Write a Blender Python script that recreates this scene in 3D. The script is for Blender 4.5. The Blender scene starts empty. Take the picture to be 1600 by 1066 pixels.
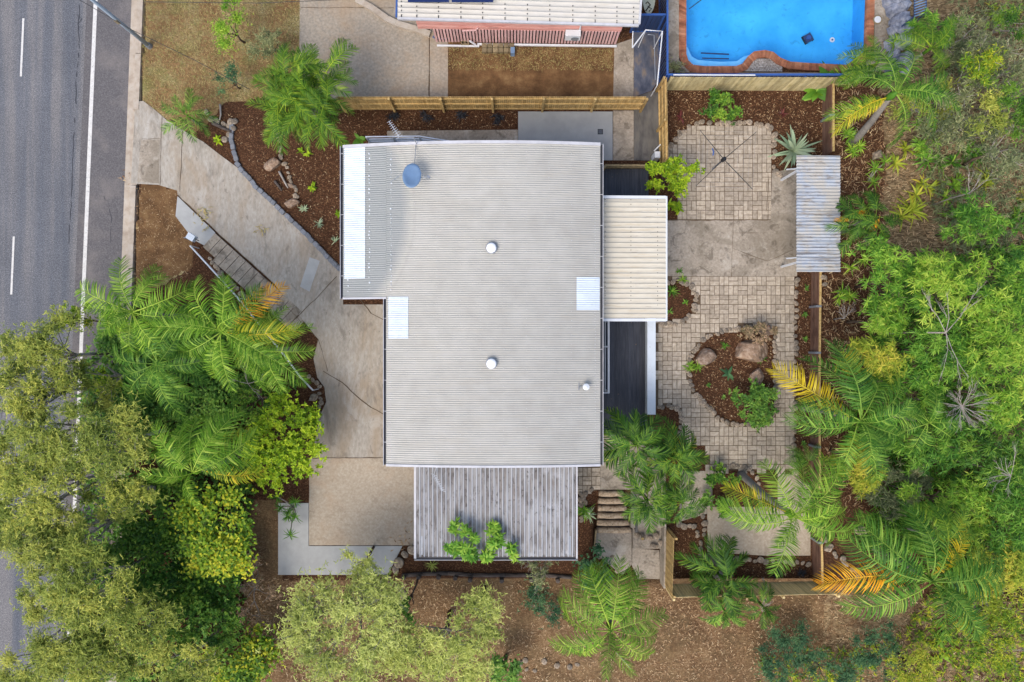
import bpy, math, random
import numpy as np
from mathutils import Vector, noise
R = math.radians
C = bpy.context.scene.collection
SC = bpy.context.scene
# ------------------------------------------------------------------ camera, sky, sun, exposure
H = 34.0; S = 1600 * 24 / 36
cam_d = bpy.data.cameras.new('camera'); cam = bpy.data.objects.new('camera', cam_d); C.objects.link(cam)
cam.location = (0, 0, H); cam.rotation_euler = (0, 0, 0)
cam_d.lens = 24; cam_d.sensor_width = 36; cam_d.clip_end = 2000
SC.camera = cam
W = bpy.data.worlds.new('World'); SC.world = W; W.use_nodes = True
SUN_EL, SUN_AZ = R(54), R(215)           # azimuth from +Y (north) clockwise
wn = W.node_tree; wn.nodes.clear()
sky = wn.nodes.new('ShaderNodeTexSky'); sky.sky_type = 'NISHITA'; sky.sun_disc = False
sky.sun_elevation = SUN_EL; sky.sun_rotation = SUN_AZ; sky.dust_density = 3.5; sky.air_density = 1.0; sky.ozone_density = 1
bg = wn.nodes.new('ShaderNodeBackground'); bg.inputs[1].default_value = 0.15
wo = wn.nodes.new('ShaderNodeOutputWorld'); wn.links.new(sky.outputs[0], bg.inputs[0]); wn.links.new(bg.outputs[0], wo.inputs[0])
sd = bpy.data.lights.new('sun', 'SUN'); sd.energy = .85; sd.angle = R(30); sd.color = (1, .95, .88)
sun = bpy.data.objects.new('sun', sd); C.objects.link(sun); sun.location = (0, 0, 60)
dv = Vector((math.cos(SUN_EL)*math.sin(SUN_AZ), math.cos(SUN_EL)*math.cos(SUN_AZ), math.sin(SUN_EL)))
sun.rotation_euler = dv.to_track_quat('Z', 'Y').to_euler()
SC.view_settings.view_transform = 'Standard'; SC.view_settings.look = 'None'
SC.view_settings.exposure = 0.82; SC.view_settings.gamma = 1; SC.view_settings.use_curve_mapping = False
SC.render.engine = 'CYCLES'; SC.cycles.max_bounces = 6; SC.cycles.transparent_max_bounces = 8

rng = np.random.default_rng(7); rnd = random.Random(7)
def U(a, b): return rnd.uniform(a, b)
# ------------------------------------------------------------------ pixel of the photo -> point at height z
def P(px, py, z=0.0):
    d = (H - z) / S
    return Vector(((px-800)*d, (533-py)*d, z))
def pix(X, Y): return 800 + X*S/H, 533 - Y*S/H
def sm(a, b, x):
    t = np.clip((x-a)/(b-a), 0, 1); return t*t*(3-2*t)
KX = lambda py: 218 - 0.0385*py                # road side face of the kerb
def wall_px(py): return np.interp(py, [0, 120, 134, 240, 430, 600, 912], [1397, 1397, 1284, 1284, 1266, 1266, 1269])
POOL = [(1072,-40),(1072,85),(1075,95),(1083,102),(1100,104),(1150,104),(1160,100),(1168,89),(1178,81),(1195,79),(1208,82),(1219,91),(1234,97),(1260,99),(1322,102),(1352,80),(1356,-40)]
def inpoly(px, py, poly):
    px = np.asarray(px, float); py = np.asarray(py, float); r = np.zeros(px.shape, bool)
    n = len(poly)
    for i in range(n):
        x0, y0 = poly[i]; x1, y1 = poly[(i+1) % n]
        if y0 == y1: continue
        c = ((y0 > py) != (y1 > py)) & (px < (x1-x0)*(py-y0)/(y1-y0)+x0)
        r ^= c
    return r
def G(X, Y):
    X = np.asarray(X, float); Y = np.asarray(Y, float); px, py = pix(X, Y)
    z = np.zeros(np.broadcast(px, py).shape)
    z = np.where(px < KX(py)+8, -0.28, z)
    d = (px - wall_px(py)) / 31.37
    hard = sm(0.08, 0.22, d)*0.72; soft = sm(-2.5, 4.0, d)*0.72
    k = sm(915, 960, py)
    z = z + (hard*(1-k) + soft*k) + np.clip(d-.2, 0, 14)*0.085
    s = sm(903, 909, py)*0.45 + np.clip((py-909)/157, 0, 3)*0.5
    z = z - s*sm(560, 640, px)*(1-sm(1290, 1420, px))
    st = (px > 929) & (px < 990) & (py > 766) & (py < 907)
    z = np.where(st, np.minimum(z, -np.clip((py-762)/66, 0, 1)*0.62-.05), z)
    st2 = (px >= 990) & (px < 1038) & (py > 826) & (py < 914)
    z = np.where(st2, np.minimum(z, -.67), z)
    z = np.where(inpoly(px, py, [(a + (-5 if a < 1100 else 5 if a > 1300 else 0), b+5) for a, b in POOL]), -1.9, z)
    return z
def PG(px, py, dz=0.0):
    z = 0.0
    for _ in range(6):
        p = P(px, py, z+dz); z = float(G(p.x, p.y))
    return P(px, py, z+dz)
# ------------------------------------------------------------------ materials
def srgb(*c):
    return tuple(((v/255+.055)/1.055)**2.4 if v/255 > .04045 else v/255/12.92 for v in c)
def A(r, g, b, k=.78):                          # albedo that renders near this picture colour
    return tuple(v*k for v in srgb(r, g, b)) + (1,)
def newmat(name):
    m = bpy.data.materials.new(name); m.use_nodes = True; t = m.node_tree; t.nodes.clear()
    return m, t
def nd(t, kind, **kw):
    n = t.nodes.new('ShaderNode'+kind)
    for k, v in kw.items():
        if isinstance(v, tuple) and k.startswith('_'): n.inputs[k[1:]].default_value = v
        elif k.startswith('_'): n.inputs[k[1:]].default_value = v
        else: setattr(n, k, v)
    return n
def ramp(t, fac, stops, interp='LINEAR'):
    n = t.nodes.new('ShaderNodeValToRGB'); n.color_ramp.interpolation = interp
    e = n.color_ramp.elements
    while len(e) < len(stops): e.new(.5)
    for q, (p, c) in zip(e, stops): q.position = p; q.color = c if len(c) == 4 else tuple(c)+(1,)
    t.links.new(fac, n.inputs[0]); return n.outputs[0]
def mixc(t, fac, a, b, mode='MIX'):
    n = t.nodes.new('ShaderNodeMix'); n.data_type = 'RGBA'; n.blend_type = mode
    for s, v in ((0, fac), (6, a), (7, b)):
        if hasattr(v, 'links'): t.links.new(v, n.inputs[s])
        else: n.inputs[s].default_value = v
    return n.outputs[2]
def mth(t, op, a, b=0.0):
    n = t.nodes.new('ShaderNodeMath'); n.operation = op
    for i, v in enumerate((a, b)):
        if hasattr(v, 'links'): t.links.new(v, n.inputs[i])
        else: n.inputs[i].default_value = v
    return n.outputs[0]
def coords(t, stretch=(1,1,1), rot=0):
    tc = t.nodes.new('ShaderNodeTexCoord'); mp = t.nodes.new('ShaderNodeMapping')
    t.links.new(tc.outputs['Object'], mp.inputs[0]); mp.inputs['Scale'].default_value = stretch
    mp.inputs['Rotation'].default_value = (0, 0, rot); return mp.outputs[0]
def noi(t, v, scale, detail=5, rough=.6, dist=0):
    n = nd(t, 'TexNoise', _Scale=scale, _Detail=detail, _Roughness=rough, _Distortion=dist); t.links.new(v, n.inputs['Vector']); return n.outputs['Fac']
def vor(t, v, scale, out='Color', feature='F1'):
    n = nd(t, 'TexVoronoi', _Scale=scale); n.feature = feature; t.links.new(v, n.inputs['Vector']); return n.outputs[out]
def finish(m, t, col, rough=.8, bump=None, metal=0, spec=.3, trans=0):
    b = nd(t, 'BsdfPrincipled', _Roughness=rough, _Metallic=metal); b.inputs['Specular IOR Level'].default_value = spec
    if hasattr(col, 'links'): t.links.new(col, b.inputs['Base Color'])
    else: b.inputs['Base Color'].default_value = col
    if bump:
        h, st, dist = bump; bn = nd(t, 'Bump', _Strength=st, _Distance=dist); t.links.new(h, bn.inputs['Height']); t.links.new(bn.outputs[0], b.inputs['Normal'])
    o = t.nodes.new('ShaderNodeOutputMaterial'); sh = b.outputs[0]
    if trans:
        tr = nd(t, 'BsdfTranslucent'); mx = nd(t, 'MixShader', _Fac=trans)
        if hasattr(col, 'links'): t.links.new(col, tr.inputs[0])
        t.links.new(sh, mx.inputs[1]); t.links.new(tr.outputs[0], mx.inputs[2]); sh = mx.outputs[0]
    t.links.new(sh, o.inputs[0]); return m
def mat(name, cols, scale=3, detail=6, stretch=(1,1,1), rot=0, rough=.8, bump=.15, bscale=60, bdist=.01, metal=0, spec=.3,
        big=None, stain=None, speck=None, tint=0, objr=0):
    """noise ramp of the surface's own colours, plus broad variation, stains, specks, per-piece tint"""
    m, t = newmat(name); v = coords(t, stretch, rot); v0 = coords(t)
    n = len(cols); f = noi(t, v, scale, detail)
    stops = [(.32+.36*i/max(1, n-1), c) for i, c in enumerate(cols)]
    c = ramp(t, f, stops)
    if tint:
        a = nd(t, 'Attribute', attribute_name='tint').outputs['Fac']; c = mixc(t, 1, c, ramp(t, a, [(0, (1-tint,)*3), (1, (1+tint*.6,)*3)]), 'MULTIPLY')
    if objr:
        a = nd(t, 'ObjectInfo').outputs['Random']; c = mixc(t, 1, c, ramp(t, a, [(0, (1-objr, 1-objr, 1-objr)), (.5, (1, .95, .88)), (1, (1+objr, 1+objr*.8, 1+objr*.6))]), 'MULTIPLY')
    if big:
        f2 = noi(t, v0, big[0], 4); c = mixc(t, 1, c, ramp(t, f2, [(.3, (1-big[1],)*3), (.7, (1+big[1]*.6,)*3)]), 'MULTIPLY')
    if stain:
        for sc_, lo, hi, col, amt in stain:
            f3 = noi(t, v, sc_, 7, .68, .6); c = mixc(t, mth(t, 'MULTIPLY', ramp(t, f3, [(lo, (0,0,0)), (hi, (1,1,1))]), amt), c, col)
    if speck:
        sc_, th, col = speck; f4 = noi(t, v0, sc_, 2, .5); c = mixc(t, ramp(t, f4, [(th, (0,0,0)), (th+.05, (1,1,1))]), c, col)
    bp = None
    if bump: bp = (noi(t, v, bscale, 4), bump, bdist)
    return finish(m, t, c, rough, bp, metal, spec)
def flat(name, c, rough=.5, metal=0, spec=.4, var=.12):
    return mat(name, [tuple(v*(1-var) for v in c[:3])+(1,), tuple(min(1, v*(1+var)) for v in c[:3])+(1,)], scale=2.5, rough=rough, metal=metal, spec=spec, bump=.05)
def chips(name, base, light, dark, sc=14, amt=.55, big=.25):
    """bark mulch: dark soil, small elongated chips of differing colour"""
    m, t = newmat(name); v = coords(t, (1, 1.7, 1), .6); v2 = coords(t, (1.8, 1, 1), -.4); v0 = coords(t)
    a = vor(t, v, sc); b = vor(t, v2, sc*1.7)
    sep = t.nodes.new('ShaderNodeSeparateColor'); t.links.new(a, sep.inputs[0]); sep2 = t.nodes.new('ShaderNodeSeparateColor'); t.links.new(b, sep2.inputs[0])
    c = ramp(t, sep.outputs[0], [(0, dark), (.55, base), (.9, light)])
    c2 = ramp(t, sep2.outputs[1], [(0, dark), (.6, base), (1, light)])
    c = mixc(t, amt, c, c2); c = mixc(t, 1, c, ramp(t, noi(t, v0, .7, 5), [(.3, (1-big,)*3), (.7, (1+big*.5,)*3)]), 'MULTIPLY')
    return finish(m, t, c, .95, (sep.outputs[0], .6, .03))
def leafmat(name, cols, trans=.3, rough=.5, objr=.25, spec=.2):
    m, t = newmat(name); a = nd(t, 'Attribute', attribute_name='tint').outputs['Fac']
    n = len(cols); c = ramp(t, a, [(i/max(1, n-1), cc) for i, cc in enumerate(cols)])
    if objr:
        q = nd(t, 'ObjectInfo').outputs['Random']
        c = mixc(t, 1, c, ramp(t, q, [(0, (1-objr, 1-objr*.8, 1-objr)), (1, (1+objr, 1+objr*.7, 1))]), 'MULTIPLY')
    return finish(m, t, c, rough, None, 0, spec, trans)
MT = {}
MT['concrete'] = mat('worn_concrete', [A(164,157,145), A(180,172,159), A(194,187,175)], 9, 10, stretch=(1,.45,1), rot=R(-45), big=(.25,.07), rough=.9, bump=.12, bscale=80,
    stain=[(.35,.46,.6,A(166,146,120),.6), (1.1,.55,.64,A(128,120,108),.55), (.7,.56,.64,A(206,201,192),.45), (3.2,.60,.66,A(116,106,94),.5), (9,.64,.69,A(96,84,70),.45)], speck=(18,.70,A(130,123,112)))
MT['concrete_new'] = mat('pale_new_concrete', [A(176,177,174), A(190,191,188)], 2.2, 8, big=(.5,.06), rough=.85, stain=[(1.6,.6,.75,A(180,170,152),.35)], speck=(30,.72,A(150,145,135)))
MT['concrete_path'] = mat('cream_worn_concrete', [A(158,146,130), A(176,164,147), A(190,180,164)], 9, 10, big=(.3,.1), rough=.9,
    stain=[(.5,.48,.58,A(132,122,106),.6), (1.8,.54,.62,A(98,88,76),.6), (.8,.57,.66,A(206,198,184),.5), (6,.62,.67,A(88,78,66),.5)], speck=(34,.68,A(120,108,94)))
MT['concrete_rust'] = mat('rust_stained_concrete', [A(172,158,138), A(186,172,151), A(198,186,167)], 9, 10, big=(.4,.06), stain=[(.6,.48,.62,A(184,158,130),.4), (1.6,.55,.64,A(150,134,114),.5), (5,.6,.66,A(124,108,90),.4)], speck=(34,.70,A(130,112,92)))
MT['concrete_neigh'] = mat('dusty_concrete', [A(152,143,130), A(172,160,142), A(188,177,160)], 8, 10, big=(.25,.14),
    stain=[(.35,.45,.65,A(176,146,110),.6), (3,.63,.72,A(112,92,70),.6)], speck=(26,.70,A(120,106,88)))
MT['slab_grey'] = mat('smooth_grey_slab', [A(154,157,157), A(172,175,174)], .9, 6, big=(.3,.1), rough=.7, stain=[(.9,.55,.75,A(140,142,142),.4)])
MT['slab_dark'] = mat('dark_damp_concrete', [A(86,84,82), A(112,109,104), A(128,122,112)], 1.2, 8, stretch=(2,.6,1), big=(.5,.2), stain=[(2,.55,.7,A(66,64,64),.6)])
MT['slab_blue'] = mat('dark_wet_sheet', [A(70,76,92), A(100,104,116), A(150,132,112)], 1.4, 9, stretch=(1.6,.8,1), rot=.5, rough=.4, big=(.6,.25))
MT['kerb'] = mat('kerb_concrete', [A(176,160,142), A(196,182,164), A(204,194,180)], 2.5, 8, big=(.5,.12), stain=[(2.5,.6,.72,A(140,120,100),.5)])
MT['white_line'] = mat('road_paint', [A(215,212,205), A(235,233,228)], 6, 9, speck=(16,.63,A(165,165,165)), rough=.7)
MT['white'] = flat('white_paint', A(228,232,236), .45, var=.06)
MT['dome'] = flat('white_acrylic', (.88,.88,.88), .3, var=.01)
MT['white_sheet'] = mat('new_white_sheet', [A(216,226,236,.82), A(224,234,242,.82)], 1.2, 3, big=(.3,.06), rough=.4, bump=0, stain=[(2.2,.55,.7,A(196,200,200),.4)], speck=(12,.72,A(160,160,156)))
MT['gutter'] = flat('dark_gutter', A(58,60,66), .5)
MT['gutter_white'] = flat('pale_gutter', A(205,205,208), .5)
MT['deck'] = mat('dark_deck_boards', [A(52,58,68), A(66,70,80), A(82,86,94)], 3, 8, stretch=(6,.4,1), rough=.6, tint=.22, speck=(9,.72,A(120,105,90)))
MT['timber'] = mat('pine_timber', [A(176,142,86), A(204,172,112), A(222,192,132)], 3, 7, stretch=(3,3,.7), rough=.8, tint=.28, big=(.5,.12))
MT['timber_olive'] = mat('greenish_pine_palings', [A(186,168,116), A(214,198,148), A(226,212,164)], 3, 7, stretch=(3,3,.7), rough=.85, tint=.3, big=(.5,.12))
MT['timber_fresh'] = mat('fresh_pine_palings', [A(214,190,132,.95), A(236,214,160,.95)], 3, 7, stretch=(3,3,.7), rough=.85, tint=.25, big=(.5,.1))
MT['timber_grey'] = mat('weathered_timber', [A(132,118,92), A(168,152,118)], 3, 7, stretch=(3,3,.7), rough=.85, tint=.3, big=(.5,.15))
MT['sleeper'] = mat('brown_sleeper', [A(92,66,54), A(118,88,72), A(132,104,88)], 3, 8, stretch=(4,.5,1), rough=.85, tint=.2)
MT['log'] = mat('dark_logs', [A(60,52,48), A(92,82,76), A(112,102,94)], 4, 8, stretch=(.6,4,1), rough=.9)
MT['logstep'] = mat('mossy_log_steps', [A(146,122,98), A(190,168,140), A(208,190,164)], 9, 10, rough=.9, stain=[(8,.56,.64,A(104,86,68),.85)])
MT['steel'] = flat('galvanised_steel', A(150,156,164), .4, .3)
MT['pipe'] = flat('pale_pipe', A(205,210,218), .4)
MT['black'] = flat('black_plastic', A(34,36,40), .5)
MT['dish'] = flat('blue_grey_dish', A(122,152,186), .4, var=.1)
MT['polegrey'] = flat('pale_blue_pole', A(168,184,200), .45)
MT['blue'] = flat('blue_steel', A(54,92,160), .45)
MT['blue_dark'] = mat('blue_steel_panel', [A(40,58,96), A(58,80,122)], 3, 5, stretch=(8,8,.4), rough=.5)
MT['pink'] = mat('pink_boards', [A(228,150,138), A(240,176,164), A(244,190,178)], 2, 8, stretch=(.7,6,3), rough=.8, tint=.12, stain=[(1.3,.58,.7,A(130,84,78),.4)])
MT['pinkslat'] = mat('pink_battens', [A(216,168,166), A(236,200,196)], 3, 8, stretch=(4,4,.6), rough=.8, tint=.15)
MT['wall'] = mat('rendered_wall', [A(205,203,196), A(216,214,208)], 2, 5, rough=.85)
MT['glass'] = flat('dark_window_glass', A(46,56,66), .08, spec=.6)
MT['brick'] = mat('terracotta_coping', [A(146,92,68), A(178,116,84), A(196,140,108)], 2.5, 8, rough=.8, tint=.3, stain=[(3,.62,.74,A(110,66,50),.5)])
MT['pool'] = mat('pool_lining', [A(40,156,228,1), A(66,182,244,1)], .6, 8, big=(.3,.08), rough=.5, stain=[(2.5,.56,.74,A(20,112,176),.5)])
MT['poolstep'] = mat('pool_lining_step', [A(104,190,246,1), A(130,204,250,1)], 2, 6, rough=.5)
MT['paver'] = mat('basket_weave_pavers', [A(166,152,132), A(190,176,156), A(208,195,176)], 7, 8, tint=.2, rough=.9, big=(.35,.12), stain=[(.9,.6,.74,A(120,106,90),.4)], speck=(40,.68,A(140,124,104)))
MT['joint'] = mat('dark_joint_sand', [A(92,76,58), A(110,92,72)], 9, 5)
MT['stone'] = mat('river_stone', [A(112,102,92), A(158,146,130), A(190,178,160)], 4, 8, objr=.28, rough=.9, bump=.4, bscale=18, bdist=.03)
MT['cobble'] = mat('blue_grey_cobble', [A(108,114,124), A(146,152,162)], 5, 8, objr=.14, rough=.85, bump=.3, bscale=25)
MT['rock'] = mat('tan_boulder', [A(112,92,76), A(164,140,120), A(200,182,164)], 5, 10, objr=.15, rough=.9, bump=.6, bscale=8, bdist=.06, stain=[(3.2,.52,.6,A(92,80,72),.7), (9,.6,.66,A(206,196,184),.5), (2,.56,.62,A(178,128,96),.5)])
MT['rockwall'] = mat('blue_grey_rock_wall', [A(96,104,122), A(146,152,168), A(184,186,194)], 3, 9, rough=.8, bump=.8, bscale=4, bdist=.1, tint=.2)
MT['solar'] = flat('solar_panel', A(22,42,92), .2, spec=.6)
MT['trunk'] = mat('grey_palm_trunk', [A(120,114,106), A(152,146,138)], 3, 7, stretch=(1,1,9), rough=.9, bump=.3)
MT['bark'] = mat('brown_bark', [A(84,68,54), A(122,104,88)], 4, 7, stretch=(2,2,.6), rough=.9)
MT['greybark'] = mat('pale_grey_twigs', [A(148,138,128), A(186,178,168)], 4, 5, rough=.9)
MT['gravel'] = chips('white_gravel', A(170,160,150), A(220,214,205), A(110,100,90), 16)
# leaves
L = lambda *cs, k=.98: [A(*c, k=k) for c in cs]
MT['lf_queen'] = leafmat('queen_palm_leaf', L((40,84,32),(90,140,50),(156,190,84)), objr=.3)
MT['lf_bright'] = leafmat('bright_palm_leaf', L((60,104,30),(116,162,46),(182,208,92)), objr=.25)
MT['lf_cane'] = leafmat('cane_palm_leaf', L((52,96,34),(104,146,46),(160,184,60)), objr=.3)
MT['lf_dkpalm'] = leafmat('dark_palm_leaf', L((34,68,28),(72,116,40),(128,160,58)), objr=.3)
MT['lf_yellow'] = leafmat('yellow_palm_leaf', L((180,160,30),(232,204,44),(240,220,90),k=1), objr=.12)
MT['lf_yelgreen'] = leafmat('yellowing_palm_leaf', L((96,124,34),(168,178,50),(226,202,64)), objr=.15)
MT['lf_orange'] = leafmat('orange_palm_leaf', L((214,136,26),(246,182,40),(250,208,80),k=1), objr=.1)
MT['lf_dead'] = leafmat('dead_grey_leaf', L((140,128,116),(180,168,156),(206,198,188)), objr=.1)
MT['lf_lobed'] = leafmat('lobed_shrub_leaf', L((64,110,34),(104,156,46),(168,200,76)), objr=.1)
MT['lf_olive'] = leafmat('olive_leaf', L((92,112,44),(150,164,72),(200,200,96)), objr=.12)
MT['lf_pale'] = leafmat('pale_wattle_leaf', L((128,142,70),(176,188,96),(208,214,128)), objr=.1)
MT['lf_dark'] = leafmat('deep_green_leaf', L((62,102,44),(98,144,60),(146,182,78)), objr=.15)
MT['lf_mid'] = leafmat('mid_green_leaf', L((50,88,32),(84,130,44),(140,172,62)), objr=.15)
MT['lf_lime'] = leafmat('lime_leaf', L((84,122,24),(144,178,32),(200,218,56),k=.95), objr=.1)
MT['lf_yolive'] = leafmat('yellow_tipped_leaf', L((60,100,30),(120,156,40),(206,202,56)), objr=.1)
MT['lf_bam'] = leafmat('bamboo_green_leaf', L((50,96,34),(94,146,48),(156,194,76)), objr=.22)
MT['lf_bamlime'] = leafmat('bamboo_lime_leaf', L((80,128,38),(128,172,52),(188,208,84)), objr=.15)
MT['lf_bamyel'] = leafmat('bamboo_yellow_leaf', L((112,136,40),(160,176,56),(210,196,76)), objr=.1)
MT['lf_grey'] = leafmat('grey_green_leaf', L((84,96,66),(124,134,92),(168,170,122)), objr=.1)
MT['lf_teal'] = leafmat('blue_green_leaf', L((46,84,58),(74,116,78),(112,146,96)), objr=.1)
MT['lf_agave'] = leafmat('silver_agave_leaf', L((96,124,104),(148,168,140),(198,206,176)), trans=.05)
MT['lf_black'] = leafmat('black_strap_leaf', L((28,30,36),(44,46,54),(66,68,76)), trans=.05)
MT['lf_red'] = leafmat('dark_red_leaf', L((70,34,38),(104,50,52),(130,76,66)), trans=.1)
MT['lf_pink'] = leafmat('pink_grey_leaf', L((110,104,78),(168,140,112),(196,160,140)), trans=.15)
MT['litter'] = leafmat('fallen_leaf_litter', L((96,70,48),(164,130,92),(214,190,150)), trans=0, objr=0)
MT['drygrass'] = leafmat('dry_grass_blade', L((140,120,80),(184,166,112),(136,142,78)), trans=.1, objr=0)
# ------------------------------------------------------------------ mesh helpers
def npmesh(name, v, f, tint=None, smooth=False):
    me = bpy.data.meshes.new(name); v = np.asarray(v, np.float32); f = np.asarray(f, np.int32)
    me.vertices.add(len(v)); me.vertices.foreach_set('co', v.ravel())
    k = f.shape[1]; me.loops.add(f.size); me.loops.foreach_set('vertex_index', f.ravel())
    me.polygons.add(len(f)); me.polygons.foreach_set('loop_start', np.arange(0, f.size, k, dtype=np.int32))
    try: me.polygons.foreach_set('loop_total', np.full(len(f), k, np.int32))
    except Exception: pass
    if tint is not None:
        a = me.attributes.new('tint', 'FLOAT', 'POINT'); a.data.foreach_set('value', np.asarray(tint, np.float32))
    me.update(calc_edges=True)
    if smooth: me.polygons.foreach_set('use_smooth', np.ones(len(f), bool))
    return me
def link(name, me, m, parent=None, loc=None):
    o = bpy.data.objects.new(name, me); C.objects.link(o)
    if m and not me.materials: me.materials.append(m)
    if parent: o.parent = parent
    if loc is not None: o.location = loc
    return o
def tag(o, label, cat, group=None):
    o['label'] = label; o['category'] = cat
    if group: o['group'] = group
    return o
def thing(name, label, cat, loc, group=None, rz=0):
    o = bpy.data.objects.new(name, None); o.empty_display_size = .2; C.objects.link(o); o.location = loc; o.rotation_euler = (0, 0, rz)
    return tag(o, label, cat, group)
def stuff(o): o['kind'] = 'stuff'; return o
class MB:
    def __init__(s): s.v = []; s.f = []; s.t = []
    def add(s, vs, fs, tint=.5):
        b = len(s.v); s.v += [tuple(q) for q in vs]; s.f += [tuple(b+i for i in q) for q in fs]; s.t += [tint]*len(vs); return s
    def box(s, c, d, rz=0, tint=.5, tilt=0):
        cx, cy, cz = c; hx, hy, hz = d[0]/2, d[1]/2, d[2]/2; cs, sn = math.cos(rz), math.sin(rz); vs = []
        for x, y, z in ((-hx,-hy,-hz),(hx,-hy,-hz),(hx,hy,-hz),(-hx,hy,-hz),(-hx,-hy,hz),(hx,-hy,hz),(hx,hy,hz),(-hx,hy,hz)):
            vs.append((cx+x*cs-y*sn, cy+x*sn+y*cs, cz+z + tilt*x))
        return s.add(vs, [(0,3,2,1),(4,5,6,7),(0,1,5,4),(1,2,6,5),(2,3,7,6),(3,0,4,7)], tint)
    def beam(s, a, b, w, h, tint=.5):              # box from a to b (points on its axis)
        a, b = Vector(a), Vector(b); d = (b-a); l = d.length; d.normalize()
        sd_ = Vector((-d.y, d.x, 0)); sd_ = sd_.normalized() if sd_.length > 1e-4 else Vector((1,0,0)); up = d.cross(sd_)
        vs = []
        for q in (a, b):
            for i, j in ((-1,-1),(1,-1),(1,1),(-1,1)): vs.append(q + sd_*(i*w/2) + up*(j*h/2))
        return s.add(vs, [(0,3,2,1),(4,5,6,7),(0,1,5,4),(1,2,6,5),(2,3,7,6),(3,0,4,7)], tint)
    def tube(s, pts, r, n=8, tint=.5, cap=True):
        pts = [Vector(p) for p in pts]
        if not hasattr(r, '__len__'): r = [r]*len(pts)
        rings = []; prev = None
        for i, p in enumerate(pts):
            d = (pts[min(i+1, len(pts)-1)] - pts[max(i-1, 0)]).normalized()
            ref = Vector((0,0,1)) if abs(d.z) < .9 else Vector((1,0,0))
            if prev is not None and abs(prev.dot(d)) < .95: ref = prev
            u = (ref - d*ref.dot(d)).normalized(); w = d.cross(u); prev = u
            rings.append([p + u*(math.cos(a)*r[i]) + w*(math.sin(a)*r[i]) for a in (2*math.pi*k/n for k in range(n))])
        vs = [q for ring in rings for q in ring]; fs = []
        for i in range(len(pts)-1):
            for k in range(n): a = i*n+k; b = i*n+(k+1) % n; fs.append((a, b, b+n, a+n))
        if cap: fs.append(tuple(range(n-1, -1, -1))); fs.append(tuple((len(pts)-1)*n+k for k in range(n)))
        return s.add(vs, fs, tint)
    def prism(s, poly, z0, z1, tint=.5):            # poly of world (x, y)
        a = sum(poly[i][0]*poly[(i+1) % len(poly)][1]-poly[(i+1) % len(poly)][0]*poly[i][1] for i in range(len(poly)))
        if a < 0: poly = poly[::-1]
        n = len(poly); vs = [(x, y, z0) for x, y in poly] + [(x, y, z1) for x, y in poly]
        fs = [tuple(range(n-1, -1, -1)), tuple(range(n, 2*n))] + [(i, (i+1) % n, n+(i+1) % n, n+i) for i in range(n)]
        return s.add(vs, fs, tint)
    def build(s, name, m, parent=None, smooth=False, origin=None):
        loc = Vector(parent.location) if parent and origin is None else Vector(origin or (0,0,0))
        me = bpy.data.meshes.new(name); me.from_pydata([(x-loc.x, y-loc.y, z-loc.z) for x, y, z in s.v], [], s.f)
        a = me.attributes.new('tint', 'FLOAT', 'POINT'); a.data.foreach_set('value', np.asarray(s.t, np.float32))
        me.update()
        if smooth: me.polygons.foreach_set('use_smooth', np.ones(len(me.polygons), bool))
        o = link(name, me, m, parent)
        if not parent and origin is not None: o.location = loc
        return o
def struct(o): o['kind'] = 'structure'; return o
def slab(name, poly, z, m, z0=-.12, skip=None):
    pts = [tuple(P(x, y, 0)[:2]) for x, y in poly]
    return struct(MB().prism(pts, z0, z).build(name, MT[m]))
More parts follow.
